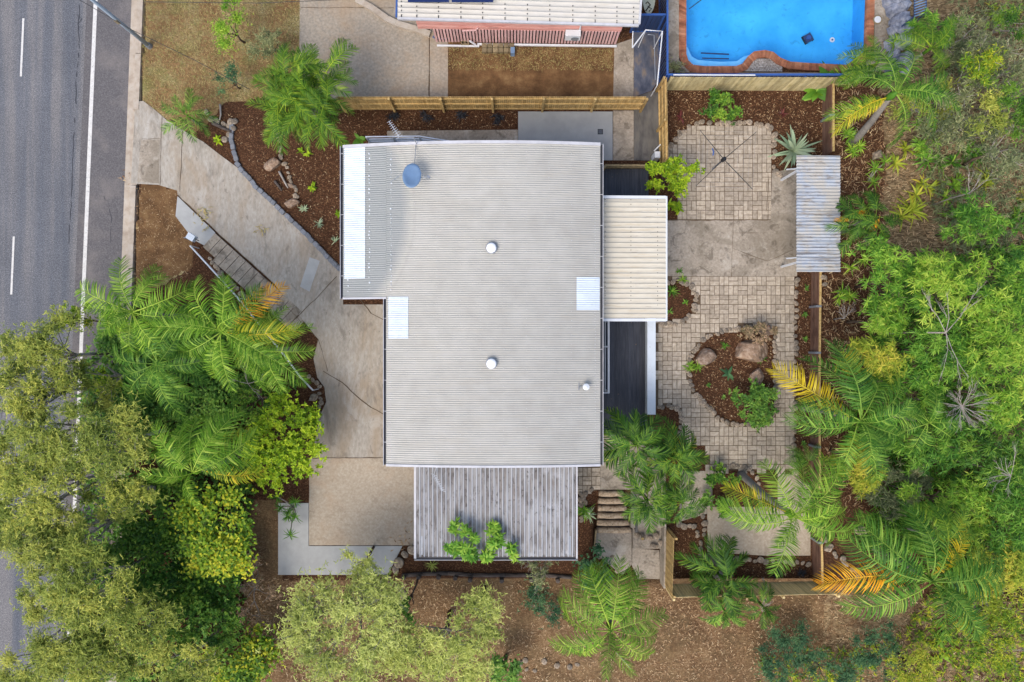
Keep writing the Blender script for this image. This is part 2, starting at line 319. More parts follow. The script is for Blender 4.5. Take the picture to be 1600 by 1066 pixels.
# ------------------------------------------------------------------ ground
def ground():
    xs = np.concatenate([[-300,-120,-60,-36], np.arange(-28, 28.01, .16), [36,60,120,300]]); ys = np.concatenate([[-300,-120,-60,-30], np.arange(-20, 20.01, .16), [30,60,120,300]])
    X, Y = np.meshgrid(xs, ys); Z = G(np.clip(X, -40, 40), np.clip(Y, -26, 26))
    px, py = pix(X, Y)
    inner = (np.abs(X) < 28) & (np.abs(Y) < 20)
    bumpz = np.array([noise.noise((float(a)*.9, float(b)*.9, 0)) for a, b in zip(X.ravel(), Y.ravel())]).reshape(X.shape)
    rough = ((px > wall_px(py)+6) | (py > 908))
    Z = Z + np.where(rough & inner, bumpz*.12, 0) - np.where(inner, .0, .02)
    nx, ny = len(xs), len(ys); v = np.stack([X, Y, Z], -1).reshape(-1, 3)
    i = np.arange((nx-1)*(ny-1)); r = i//(nx-1); c = i % (nx-1); a = r*nx+c
    f = np.stack([a, a+1, a+1+nx, a+nx], -1)
    me = npmesh('ground', v, f, smooth=True)
    def attr(nm, w):
        q = me.attributes.new(nm, 'FLOAT', 'POINT'); q.data.foreach_set('value', w.astype(np.float32).ravel())
    gr = inpoly(px, py, [(214,-60),(476,-60),(470,150),(350,160),(330,190),(300,210),(222,165),(205,300),(300,330),(300,420),(190,480)])
    attr('grass', np.where(gr, 1., 0.))
    dirt = inpoly(px, py, [(690,60),(970,60),(970,160),(690,160)]) | inpoly(px, py, [(222,285),(300,300),(300,420),(200,460)])
    attr('dirt', np.where(dirt, 1., 0.))
    redd = np.where((py > 905) & (px > 400) & (px < 1420), 1., 0.); redd = np.where((px > 380) & (px < 440) & (py > 780), 1, redd)
    lit = np.where((px > 1340) & (py < 700), 1., 0.)*sm(1340, 1390, px) + np.where((px > 1290) & (py > 920), .55, 0)
    attr('red', redd); attr('bush', lit)
    m, t = newmat('garden_ground'); v0 = coords(t)
    at = lambda n: nd(t, 'Attribute', attribute_name=n).outputs['Fac']
    wob = mth(t, 'MULTIPLY', mth(t, 'SUBTRACT', noi(t, v0, 2.2, 6), .5), 1.2)
    def mask(n): return ramp(t, mth(t, 'ADD', at(n), wob), [(.42, (0,0,0)), (.58, (1,1,1))])
    def chip(sc, cols, st=(1,1.7,1), rot=.5):
        q = vor(t, coords(t, st, rot), sc); s_ = t.nodes.new('ShaderNodeSeparateColor'); t.links.new(q, s_.inputs[0])
        n = len(cols); return ramp(t, s_.outputs[0], [(k/(n-1), c_) for k, c_ in enumerate(cols)]), s_.outputs[0]
    mul, h1 = chip(21, [A(44,28,20), A(70,46,31), A(84,56,38), A(100,67,45), A(160,122,88)])
    mul = mixc(t, .45, mul, ramp(t, noi(t, v0, 9, 6), [(.3, A(52,34,24)), (.7, A(92,63,43))]))
    grs, _ = chip(14, [A(112,98,64), A(152,136,90), A(172,156,108), A(194,180,136)], (1,2.6,1), 1.1)
    grs = mixc(t, ramp(t, noi(t, v0, .55, 6), [(.40, (0,0,0)), (.54, (1,1,1))]), grs, ramp(t, noi(t, v0, 6, 8), [(.3, A(118,88,58)), (.7, A(160,128,88))]))
    grs = mixc(t, mth(t, 'MULTIPLY', ramp(t, noi(t, v0, .8, 6), [(.52, (0,0,0)), (.66, (1,1,1))]), .5), grs, A(112,122,66))
    drt = ramp(t, noi(t, v0, 1.2, 10, .7), [(.3, A(84,62,42)), (.5, A(120,90,60)), (.7, A(152,122,84))])
    red, _ = chip(17, [A(72,52,36), A(104,79,54), A(130,103,74), A(180,154,120)], (1,1.5,1), .9)
    red = mixc(t, .5, red, ramp(t, noi(t, v0, .8, 9, .7), [(.3, A(74,54,36)), (.5, A(120,92,64)), (.72, A(164,136,98))]))
    red = mixc(t, mth(t, 'MULTIPLY', ramp(t, noi(t, v0, .45, 9, .7), [(.47, (0,0,0)), (.58, (1,1,1))]), .7), red, ramp(t, noi(t, v0, 5, 8, .7), [(.3, A(70,54,38)), (.6, A(132,110,78)), (.75, A(176,154,118))]))
    bsh, _ = chip(8, [A(72,58,44), A(122,104,78), A(160,138,104), A(200,178,140)], (1,2.8,1), -.6)
    bsh = mixc(t, .4, bsh, ramp(t, noi(t, v0, 1.1, 9, .7), [(.35, A(72,58,42)), (.55, A(130,108,76)), (.7, A(168,146,104))]))
    c = mul
    for n, col in (('red', red), ('bush', bsh), ('grass', grs), ('dirt', drt)): c = mixc(t, mask(n), c, col)
    c = mixc(t, 1, c, ramp(t, noi(t, v0, .5, 4), [(.3, (.8,)*3), (.7, (1.15,)*3)]), 'MULTIPLY')
    finish(m, t, c, .95, (h1, .5, .03), spec=.15)
    struct(link('ground', me, m))
ground()
# road
def road():
    m, t = newmat('asphalt'); v = coords(t); vw = coords(t, (1.1, .05, 1), -.04)
    f = noi(t, v, 22, 5, .85); c = ramp(t, f, [(.3, A(64,66,71)), (.5, A(106,108,113)), (.70, A(168,169,171))])
    c = mixc(t, 1, c, ramp(t, noi(t, vw, 1.1, 3), [(.36, (.74,.79,.86)), (.5, (.97,.97,.98)), (.62, (1.30,1.22,1.13))]), 'MULTIPLY')
    c = mixc(t, 1, c, ramp(t, noi(t, v, .35, 6), [(.3, (.9,)*3), (.7, (1.1,)*3)]), 'MULTIPLY')
    finish(m, t, c, .85, (f, .3, .01))
    k = lambda y, dx=0: (KX(y)+dx, y)
    struct(MB().prism([tuple(P(*q)[:2]) for q in [(-1500,-900), (KX(-900)-14,-900), (KX(2000)-14,2000), (-1500,2000)]], -.5, -.13).build('road', m))
    m2, t = newmat('shoulder_asphalt'); v = coords(t); f = noi(t, v, 20, 5, .8)
    c = ramp(t, f, [(.3, A(78,75,76)), (.5, A(104,101,102)), (.70, A(140,137,136))])
    c = mixc(t, mth(t, 'MULTIPLY', ramp(t, noi(t, v, .6, 6), [(.5, (0,0,0)), (.68, (1,1,1))]), .45), c, A(146,138,132))
    finish(m2, t, c, .85, (f, .3, .01))
    e = lambda y, dx=0: (147-.0415*y+dx, y)
    def zz(poly, z, mm, nm): return struct(MB().prism([tuple(P(*q)[:2]) for q in poly], z-.003, z).build(nm, mm))
    zz([e(-300,-14), k(-300,-14), k(1400,-14), e(1400,-14)], -.125, m2, 'road_shoulder')
    zz([e(-300,-3), e(-300,3), e(1400,2.5), e(1400,-3)], -.119, MT['white_line'], 'road_edge_line')
    for y in (-315, 27, 369, 711, 1052):
        x = 35-.044*y
        zz([(x-1.6,y), (x+1.6,y), (x-.044*90+1.6,y+91), (x-.044*90-1.6,y+91)], -.119, MT['white_line'], 'road_lane_dash')
    mb = MB(); mb.prism([tuple(P(*q)[:2]) for q in [k(-900,-14), k(-900,-3), k(2000,-3), k(2000,-14)]], -.3, -.09)
    struct(mb.build('kerb_gutter', MT['kerb']))
    for a, b in ((-900,-20),(-20,84),(84,172),(172,290),(290,420),(420,560),(560,2000)):
        poly = [(KX(a)-3, a+.5), (KX(a)+6, a+.5), (KX(b)+6, b-.5), (KX(b)-3, b-.5)]
        low = a == 172
        struct(MB().prism([tuple(P(*q)[:2]) for q in poly], -.3, -.03 if low else .05).build('kerb', MT['kerb']))
road()
# concrete sheets
DRIVE = [(212,160),(224,158),(240,170),(262,189),(290,206),(318,222),(345,243),(371,262),(397,286),(440,326),(487,372),(530,414),(536,440),(536,476),
         (600,476),(660,560),(660,852),(483,852),(483,782),(488,735),(492,690),(500,650),(510,628),(507,605),(496,590),(490,560),(497,530),(430,445),(338,362),(278,305),(277,298),(247,289),(205,287)]
slab('driveway', DRIVE, .03, 'concrete')
slab('driveway_edge', [(435,786),(482.4,786),(482.4,853),(629,853),(606,898),(435,898)], .036, 'concrete_new')
slab('driveway_lower_slab', [(483.5,716),(661,716),(661,851.4),(483.5,851.4)], .037, 'concrete_rust')
slab('entry_landing', [(278,307),(337,364),(320,384),(303,375),(275,338)], .05, 'concrete_new')
# cracks and joints as thin dark strips cut in the concrete surface
mb = MB()
def crack(pts, w=.022, z=.039):
    for a, b in zip(pts[:-1], pts[1:]):
        n_ = max(1, int(math.dist(a, b)/9)); q = [(a[0]+(b[0]-a[0])*i/n_+U(-.6,.6)*(0 < i < n_), a[1]+(b[1]-a[1])*i/n_+U(-.6,.6)*(0 < i < n_)) for i in range(n_+1)]
        for c_, d_ in zip(q[:-1], q[1:]): mb.beam(P(*c_, z), P(*d_, z), w*U(.6, 1.3), .004)
crack([(253,182),(250,290)]); crack([(285,205),(281,300)]); crack([(222,217),(250,217)])
crack([(526,432),(500,460),(462,498)], .03); crack([(497,530),(470,503),(440,470)], .02)
crack([(505,580),(535,598),(556,618),(580,637),(604,650)], .04); crack([(483,716),(604,715)], .03); crack([(278,305),(338,362),(430,445)], .03)
crack([(560,465),(580,490),(602,501)], .04); crack([(490,560),(497,530),(512,580)], .02); crack([(1146,345),(1143,433)], .02); crack([(1145,388),(1170,398),(1200,408),(1240,390)], .02)
crack([(1042,344),(1200,344)], .04); crack([(1200,270),(1200,344)], .03); crack([(1145,364),(1200,364)], .015); crack([(671,88),(670,150)], .03); crack([(470,12),(615,12)], .02)
struct(mb.build('concrete_joints', MT['joint']))
slab('driveway_patch', [(484,402),(500,408),(484,456),(469,448)], .034, 'concrete_new')
slab('neighbour_concrete', [(469,-60),(617,-60),(632,18),(670,44),(671,156),(475,156),(468,80)], .02, 'concrete_neigh')
slab('neighbour_upper_concrete', [(617.5,-60),(660,-60),(660,40),(668,43),(633,17)], .05, 'concrete')
slab('neighbour_path', [(671.6,44),(700,60),(700,156),(671.6,156)], .025, 'concrete_neigh')
slab('side_path', [(960,70),(990,60),(990,156),(958,156)], .02, 'concrete_path')
slab('dark_channel', [(990.5,48),(1031,48),(1028,128),(1018,142),(990.5,152)], .02, 'slab_blue')
slab('north_path', [(605,205),(809,203),(809,232),(605,232)], .03, 'concrete_path')
slab('grey_slab', [(809.6,175),(957,175),(957,251),(809.6,251)], .06, 'slab_grey')
slab('rough_path', [(958,173),(990,173),(990,251),(958,251)], .03, 'concrete_path')
slab('dark_path', [(990.5,153),(1020,142),(1030,142),(1030,251),(990.5,251)], .025, 'slab_dark')
slab('yard_concrete', [(1038,344),(1204,344),(1206,270),(1245,262),(1245,432),(1038,431.5)], .03, 'concrete_path')
slab('lower_yard_concrete', [(1105,792),(1215,792),(1215,740),(1240,742),(1266,760),(1266,868),(1192,868),(1105,862)], .03, 'concrete_rust')
slab('dirty_concrete', [(1062,736),(1113,736),(1113,800),(1062,815)], .025, 'concrete_path')
slab('stair_top_concrete', [(938,680),(1000,680),(1040,700),(1040,765),(986,765),(938,765)], .028, 'concrete_path')
slab('stair_landing', [(936,829),(990,832),(990,888),(975,905),(930,868)], -.55, 'concrete_path', -.9)
slab('lower_landing', [(991,862),(1034,866),(1036,913),(1000,913),(991,890)], -.6, 'concrete_path', -.9)
slab('rough_steps', [(991,826),(1038,826),(1038,861),(991,861)], -.35, 'concrete_path', -.9)
slab('rough_upper_step', [(986,766),(1040,766),(1040,825),(986,825)], .02, 'concrete_path', -.9)
slab('pool_deck_left', [(1044,-60),(1061,-60),(1061,95),(1078,113),(1044,114)], .03, 'concrete_path')
slab('pool_deck_right', [(1366,-60),(1392,-60),(1390,112),(1330,113),(1366,88)], .03, 'concrete_path')
slab('pool_gravel', [(1165,100),(1180,92),(1205,92),(1222,105),(1222,112),(1160,112)], .02, 'gravel')
slab('pool_edge_path', [(1079,114),(1330,114),(1385,118),(1385,122),(1044,122),(1044,115)], .028, 'concrete_neigh')
# pavers in basket weave
BED = [(1087,545),(1100,528),(1130,517),(1160,512),(1195,507),(1210,525),(1212,560),(1210,600),(1212,640),(1195,662),(1150,664),(1125,655),(1100,632),(1082,610),(1074,580),(1076,560)]
BED2 = [(1030,440),(1060,438),(1078,447),(1088,465),(1085,485),(1072,500),(1030,503)]
BED3 = [(1022,640),(1045,632),(1062,640),(1066,665),(1058,684),(1022,684)]
PA = [(1044,240),(1052,222),(1066,205),(1085,196),(1205,195),(1205,270),(1203.5,343.5),(1060,343.5),(1060,262),(1044,262)]
PB = [(1025,432),(1100,432),(1241,432),(1241,735),(1104,735),(1100,692),(1072,690),(1058,684),(1025,684)]
def pavers(name, poly, holes, cell=.468, top=False):
    mb = MB(); b = MB(); pts = [tuple(P(x, y)[:2]) for x, y in poly]
    x0, x1 = min(p[0] for p in pts), max(p[0] for p in pts); y0, y1 = min(p[1] for p in pts), max(p[1] for p in pts)
    ok = lambda X, Y: bool(inpoly(*pix(X, Y), poly)) and not any(bool(inpoly(*pix(X, Y), h)) for h in holes)
    for i in range(int((x1-x0)/cell)+2):
        for j in range(int((y1-y0)/cell)+2):
            cx = x1-cell/2-i*cell; cy = (y1-cell/2-j*cell) if top else (y0+cell/2+j*cell)
            o = (i+j) % 2 if rnd.random() < .8 else rnd.randint(0, 1)
            for k in (0, 1):
                d = (k-.5)*cell/2; x, y = (cx+d, cy) if o else (cx, cy+d); w, h = (cell/2-.026, cell-.026) if o else (cell-.026, cell/2-.026)
                if ok(x, y):
                    mb.box((x+U(-.003,.003), y+U(-.003,.003), .02), (w*U(.985,1), h*U(.985,1), .03+U(0,.006)), U(-.008,.008), rnd.random())
    struct(mb.build(name, MT['paver']))
    return
slab('joint_sand', PA, .026, 'joint'); pavers('paving', PA, [])
# joint sand below the big paved area leaves the beds open: one strip polygon per hole side
def sand_grid():
    mb = MB()
    for x in range(1025, 1241, 4):
        y = 431
        while y < 735:
            if inpoly(x+2, y+2, PB) and not any(inpoly(x+2, y+2, h) for h in (BED, BED2, BED3)):
                y2 = y
                while y2 < 735 and inpoly(x+2, y2+2, PB) and not any(inpoly(x+2, y2+2, h) for h in (BED, BED2, BED3)): y2 += 4
                a, b = P(x, y), P(x+4, y2); mb.add([(a.x,b.y,.022),(b.x,b.y,.022),(b.x,a.y,.022),(a.x,a.y,.022)], [(0,1,2,3)]); y = y2
            y += 4
    struct(mb.build('joint_sand', MT['joint']))
sand_grid(); pavers('paving', PB, [BED, BED2, BED3], top=True)
PC = [(903,728),(938,728),(938,765),(925,768),(903,772)]
slab('joint_sand', PC, .022, 'joint'); pavers('paving', PC, [], .44)
# ------------------------------------------------------------------ corrugated sheeting
def sheet(x0, x1, y0, y1, zf, period, amp, axis, prof='sine', nx=18, keep=None, thick=True):
    """axis 'x': corrugations run along x, profile repeats along y. world coordinates"""
    a0, a1 = (y0, y1) if axis == 'x' else (x0, x1)
    if prof == 'sine':
        k = max(2, int(abs(a1-a0)/period*8)); u = np.linspace(a0, a1, k+1); h = amp*np.sin((u-a0)/period*2*math.pi)
    else:
        n = int(abs(a1-a0)/period); u = []; h = []
        for i in range(n+1):
            for d, q in ((0,0),(.62,0),(.70,1),(.84,1),(.92,0)):
                w = a0+(i+d)*period
                if w <= a1: u.append(w); h.append(amp*q)
        u.append(a1); h.append(0); u = np.array(u); h = np.array(h)
    w = np.linspace(*((x0, x1) if axis == 'x' else (y0, y1)), nx+1)
    A_, B_ = np.meshgrid(u, w, indexing='ij'); Hh = np.repeat(h[:, None], len(w), 1)
    X, Y = (B_, A_) if axis == 'x' else (A_, B_)
    Z = zf(X, Y) + Hh; nu, nw = len(u), len(w)
    v = np.stack([X, Y, Z], -1).reshape(-1, 3)
    i = np.arange((nu-1)*(nw-1)); r = i//(nw-1); c = i % (nw-1); a = r*nw+c
    f = np.stack([a, a+1, a+1+nw, a+nw], -1)
    if axis == 'x': f = f[:, :]
    else: f = f[:, ::-1]
    if keep is not None:
        cc = v[f].mean(1); f = f[keep(cc[:, 0], cc[:, 1])]
    # underside 25 mm lower
    n = len(v); v = np.vstack([v, v-np.array([0, 0, .012])]); f = np.vstack([f, f[:, ::-1]+n])
    return v, f
# main roof: spring curved, highest along its middle
XM = -0.8
def zr(X, Y=0): return 4.6 - 0.0165*(X-XM)**2
def onroof(px, py, dz=0):
    z = 4.4
    for _ in range(8): p = P(px, py, z); z = float(zr(p.x)) + dz
    return P(px, py, z)
RX0, RX1, RX2 = onroof(536, 400).x, onroof(603.5, 400).x, onroof(938, 400).x
RYT, RYB = P(770, 222, 4.6).y, onroof(610, 727).y; RYS = onroof(580, 466).y
house = thing('house', 'wide house under a pale grey curved corrugated roof with white replacement sheets', 'house', (XM, 0, 0))
def roofmat(name, cols, dark_arc=False, axis='x', streak=None, stretch=(1,3,1), rib=None):
    m, t = newmat(name); v = coords(t, stretch); v0 = coords(t)
    c = ramp(t, noi(t, v, 1.5, 8), [(.3, cols[0]), (.7, cols[1])])
    c = mixc(t, 1, c, ramp(t, noi(t, v0, .35, 5), [(.3, (.93,.93,.92)), (.7, (1.05,1.05,1.04))]), 'MULTIPLY')
    if streak:
        for sc_, st, lo, hi, col, amt in streak:
            c = mixc(t, mth(t, 'MULTIPLY', ramp(t, noi(t, coords(t, st), sc_, 6, .65), [(lo, (0,0,0)), (hi, (1,1,1))]), amt), c, col)
    if dark_arc:                                        # darker grey inside a wide arc, faint thin line just beyond it
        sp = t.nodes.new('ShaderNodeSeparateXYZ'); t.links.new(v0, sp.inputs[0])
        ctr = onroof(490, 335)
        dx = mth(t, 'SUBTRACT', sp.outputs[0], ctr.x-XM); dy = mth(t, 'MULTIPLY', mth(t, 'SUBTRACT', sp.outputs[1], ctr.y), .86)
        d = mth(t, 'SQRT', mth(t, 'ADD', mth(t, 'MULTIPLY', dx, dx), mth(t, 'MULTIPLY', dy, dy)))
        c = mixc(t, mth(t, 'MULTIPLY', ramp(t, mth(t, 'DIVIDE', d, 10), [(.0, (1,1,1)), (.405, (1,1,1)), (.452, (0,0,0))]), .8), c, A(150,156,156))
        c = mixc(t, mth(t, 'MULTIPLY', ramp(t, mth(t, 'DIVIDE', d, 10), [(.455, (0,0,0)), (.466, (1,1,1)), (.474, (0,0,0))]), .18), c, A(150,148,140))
    if rib:                                        # rain keeps the rib tops clean, dirt lies in the pans
        sp = t.nodes.new('ShaderNodeSeparateXYZ'); t.links.new(v0, sp.inputs[0])
        fr = mth(t, 'FRACT', mth(t, 'DIVIDE', mth(t, 'SUBTRACT', sp.outputs[rib[0]], rib[1]), rib[2]))
        c = mixc(t, mth(t, 'MULTIPLY', ramp(t, fr, [(.60, (0,0,0)), (.68, (1,1,1)), (.86, (1,1,1)), (.94, (0,0,0))]), rib[4]), c, rib[3])
    return finish(m, t, c, .55, None, .1, .3)
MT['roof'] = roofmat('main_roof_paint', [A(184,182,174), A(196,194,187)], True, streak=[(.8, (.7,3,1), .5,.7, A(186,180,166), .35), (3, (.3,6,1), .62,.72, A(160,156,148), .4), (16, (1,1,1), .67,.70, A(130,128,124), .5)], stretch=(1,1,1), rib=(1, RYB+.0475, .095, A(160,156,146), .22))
def keep(x, y): return ~((x < RX1) & (y < RYS))
wcol = 12
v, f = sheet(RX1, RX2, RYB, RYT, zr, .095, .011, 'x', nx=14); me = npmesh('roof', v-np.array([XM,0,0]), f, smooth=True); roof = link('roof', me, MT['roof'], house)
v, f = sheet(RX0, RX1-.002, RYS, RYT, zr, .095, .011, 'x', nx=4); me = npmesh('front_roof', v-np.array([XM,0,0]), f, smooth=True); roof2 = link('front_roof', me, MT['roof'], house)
# white replacement sheets
for nm, (a, b, c_, d_) in {'translucent_sheet': (538,231,570.5,435), 'patch_sheet': (607,464,638,529), 'vent_sheet': (901,433,937,485)}.items():
    p, q = onroof(a, b, .02), onroof(c_, d_, .02)
    v, f = sheet(p.x, q.x, q.y, p.y, lambda X, Y: zr(X)+.022, .095, .015, 'x', nx=3)
    link('white_roof_sheet', npmesh('white_roof_sheet', v-np.array([XM,0,0]), f, smooth=True), MT['white_sheet'], house)
# screws in rows
mb = MB()
cols_x = [611, 648, 683, 719, 751, 787, 823, 858, 893, 930]
for cx in cols_x:
    y = 228
    while y < 722:
        p = onroof(cx+U(-.5,.5), y, .018); s_ = .025 if cx not in (611, 930) else .03; mb.box(p, (s_, s_, .012), 0); y += (9 if cx not in (930,) else 5) + (U(0, 9) if cx not in (930, 611) else 0)
stuff(mb.build('roof_screws', MT['gutter_white'], house))
mb = MB()
for cx, lo, hi in ((577, 240, 460), (611, 240, 462), (544, 437, 460)):
    y = lo
    while y < hi:
        p = onroof(cx+U(-.7,.7), y, .02); s_ = U(.03, .085)
        mb.tube([(p.x, p.y, p.z-.01), (p.x, p.y, p.z+.012)], [s_*.55, s_*.3], 7); y += U(5, 11)
mb.build('sealant_dab', MT['white'], house)
# capping, gutters
mb = MB()
def gut(mb, a, b, w=.1, h=.1, t=.5): mb.beam(a, b, w, h, t)
N = 12
xs = [RX0+(RX2-RX0)*i/N for i in range(N+1)]
cap = MB(); capS = MB()
for a, b in zip(xs[:-1], xs[1:]):
    cap.beam((a, RYT, zr(a)+.02), (b, RYT, zr(b)+.02), .13, .05)
xs2 = [RX1+(RX2-RX1)*i/N for i in range(N+1)]
for a, b in zip(xs2[:-1], xs2[1:]): capS.beam((a, RYB, zr(a)+.02), (b, RYB, zr(b)+.02), .10, .05)
capS.beam((RX0, RYS, zr(RX0)+.02), (RX1, RYS, zr(RX1)+.02), .08, .05)
cap.build('barge_capping', MT['gutter_white'], house); capS.build('barge_capping', MT['gutter_white'], house)
def gutter2(x, y0, y1, z):
    s_ = -1 if x < 0 else 1
    o = MB(); o.box((x, (y0+y1)/2, z-.1), (.11, abs(y1-y0), .02)).box((x-s_*.056, (y0+y1)/2, z-.06), (.004, abs(y1-y0), .08)); g = o.build('gutter', MT['gutter'], house)
    l = MB(); l.box((x+s_*.066, (y0+y1)/2, z-.05), (.02, abs(y1-y0)+.04, .13))
    yy = y0+1
    while yy < y1: l.box((x, yy, z-.02), (.12, .025, .015)); yy += 1.35
    q = l.build('gutter_lip', MT['gutter_white'], None); q.data.transform(__import__('mathutils').Matrix.Translation((-XM, 0, 0))); q.parent = g
gutter2(RX0-.055, RYS, RYT, zr(RX0)); gutter2(RX1-.055, RYB, RYS-.03, zr(RX1)); gutter2(RX2+.055, RYB, RYT, zr(RX2))
# walls set back under the eaves
def wallbox(x0, x1, y0, y1, z1):
    mb = MB(); th = .14
    for cx, cy, dx, dy in ((x0, (y0+y1)/2, th, y1-y0), (x1, (y0+y1)/2, th, y1-y0)): mb.box((cx, cy, z1/2), (dx, dy, z1))
    for cy in (y0, y1): mb.box(((x0+x1)/2, cy, z1/2), (x1-x0-th-.004, th, z1-.004))
    return mb
wx0, wx1, wy0, wy1 = RX1+.6, RX2-.5, RYB+.5, RYT-.5
wallbox(wx0, wx1, wy0, wy1, 4.1).build('wall', MT['wall'], house)
wallbox(RX0+.5, wx0-.08, RYS+.4, wy1-.003, 3.85).build('front_wall', MT['wall'], house)
def opening(nm, cx, cy, cz, w, h, axis):
    f_ = MB(); g_ = MB(); d = (.08, w, h) if axis == 'x' else (w, .08, h)
    f_.box((cx, cy, cz), d); fo = f_.build(nm, MT['white'], house)
    g_.box((cx-XM, cy, cz), (.1, w-.14, h-.14) if axis == 'x' else (w-.14, .1, h-.14)); q = g_.build('pane', MT['glass'], None); q.parent = fo
for yy in (-3.5, -.5, 2, 5.5): opening('window', wx1+.08, yy, 2.0, 1.5, 1.2, 'x')
for yy in (-3.5, .2): opening('window', wx0-.08, yy, 2.2, 1.6, 1.2, 'x')
for yy in (4, 6.5): opening('window', RX0+.42, yy, 2.4, 1.8, 1.3, 'x')
for xx in (-3, 1): opening('window', xx, wy1+.08, 2.2, 1.4, 1.1, 'y'); opening('window', xx, wy0-.08, 3.4, 1.4, .8, 'y')
opening('door', wx1+.09, -1.9+2, 1.35, .1, .1, 'x') if False else opening('door', wx1+.085, 3.9, 1.4, 1.0, 2.1, 'x')
# front railing that shows past the roof edge
mb = MB(); a, b, c_ = P(572, 214, 3.3), P(655, 213, 3.3), P(704, 221, 3.3)
for dz in (0, -.35, -.7): mb.beam(a+Vector((0,0,dz)), b+Vector((0,0,dz)), .05, .05); mb.beam(b+Vector((0,0,dz)), c_+Vector((0,0,dz)), .05, .05)
for p in (a, b, (a+b)/2, c_): mb.box((p.x, p.y, 1.65), (.07, .07, 3.3))
mb.build('veranda_rail', MT['pipe'], house)
mb = MB(); mb.prism([tuple(P(*q, 2.5)[:2]) for q in [(575,216),(655,215),(704,224),(704,250),(575,250)]], 2.35, 2.45); mb.build('veranda_floor', MT['slab_grey'], house)
# things on the roof
GTUBE = 'tubular skylights on the main roof'
for py, lb in ((388, 'white round tubular skylight on the upper half of the main roof'), (568, 'white round tubular skylight on the lower half of the main roof')):
    p = onroof(768, py); t_ = thing('skylight_tube', lb, 'skylight', p, GTUBE)
    MB().tube([(p.x,p.y,p.z-.05),(p.x,p.y,p.z+.14),(p.x,p.y,p.z+.15)], [.25,.25,.2], 24).build('flashing', MT['steel'], t_)
    MB().tube([(p.x,p.y,p.z+.12),(p.x,p.y,p.z+.2),(p.x,p.y,p.z+.25),(p.x,p.y,p.z+.27)], [.215,.21,.15,.02], 24).build('dome', MT['dome'], t_, True)
def dish():
    p = onroof(650, 262); t_ = thing('satellite_dish', 'blue grey oval satellite dish standing on the upper left roof', 'satellite dish', p)
    c_ = P(644, 275, p.z+.75)
    mb = MB(); mb.tube([p, p+Vector((0,0,.5)), c_+Vector((0,.04,-.06))], .025, 8); mb.build('mast', MT['steel'], t_)
    mb = MB()
    for q in (onroof(610, 285), onroof(668, 281), onroof(650, 224)): mb.tube([q, p+Vector((0,0,.45))], .014, 6)
    mb.build('stay', MT['steel'], t_)
    mb = MB(); n = 28; vs = [(c_.x, c_.y, c_.z)]; fs = []
    for k in range(1, 5):
        r = k/4
        for i in range(n):
            a = 2*math.pi*i/n; x = .39*r*math.cos(a); y = .56*r*math.sin(a); vs.append((c_.x+x, c_.y+y, c_.z+.1*r*r-.35*y))
    for i in range(n): fs.append((0, 1+i, 1+(i+1) % n))
    for k in range(3):
        for i in range(n): a = 1+k*n+i; b = 1+k*n+(i+1) % n; fs.append((a, a+n, b+n, b))
    mb.add(vs, fs); o = mb.build('reflector', MT['dish'], t_, True)
    md = o.modifiers.new('s', 'SOLIDIFY'); md.thickness = .02
    mb = MB(); e = Vector((c_.x+.72, c_.y-.1, c_.z+.25)); mb.tube([(c_.x+.1, c_.y-.1, c_.z-.1), e], .015, 6); mb.box(e, (.14, .1, .1), -.6); mb.build('feed_arm', MT['steel'], t_)
dish()
def yagi(name, label, base, a, b, n, el, m):
    t_ = thing(name, label, 'antenna', base)
    mb = MB(); mb.tube([base, (base.x, base.y, a.z)], .02, 6); mb.tube([(base.x, base.y, a.z), b], .012, 5); mb.build('mast', MT['steel'], t_)
    mb = MB(); mb.tube([a, b], .012, 5); mb.build('boom', MT[m], t_)
    mb = MB(); d = (b-a).normalized(); s_ = Vector((-d.y, d.x, 0))
    for i in range(n):
        c_ = a+(b-a)*(i/(n-1)); l = el*(.6+.4*i/(n-1)); mb.tube([c_-s_*l/2, c_+s_*l/2], .009, 4)
    mb.build('elements', MT[m], t_)
bb = onroof(651, 225); yagi('tv_antenna', 'slim white television antenna poking out past the north roof edge', bb, P(608, 190, bb.z+.9), P(624, 214, bb.z+.9), 9, .3, 'pipe')
def vent():
    p = onroof(915, 604); t_ = thing('roof_vent', 'small white pipe vent with bracket near the east roof edge', 'roof vent', p)
    MB().tube([(p.x,p.y,p.z-.05),(p.x,p.y,p.z+.25)], [.1,.08], 14).build('pipe', MT['pipe'], t_)
    MB().tube([(p.x,p.y,p.z+.22),(p.x,p.y,p.z+.30),(p.x,p.y,p.z+.34)], [.15,.14,.03], 16).build('cowl', MT['white'], t_)
    mb = MB(); mb.beam(p+Vector((-.32,.0,.1)), p+Vector((.3,.05,.1)), .02, .02); mb.beam(p+Vector((-.32,-.06,.1)), p+Vector((-.05,-.06,.1)), .02, .02); mb.box(p+Vector((-.3,0,.06)), (.03,.3,.03)); mb.build('bracket', MT['steel'], t_)
vent()
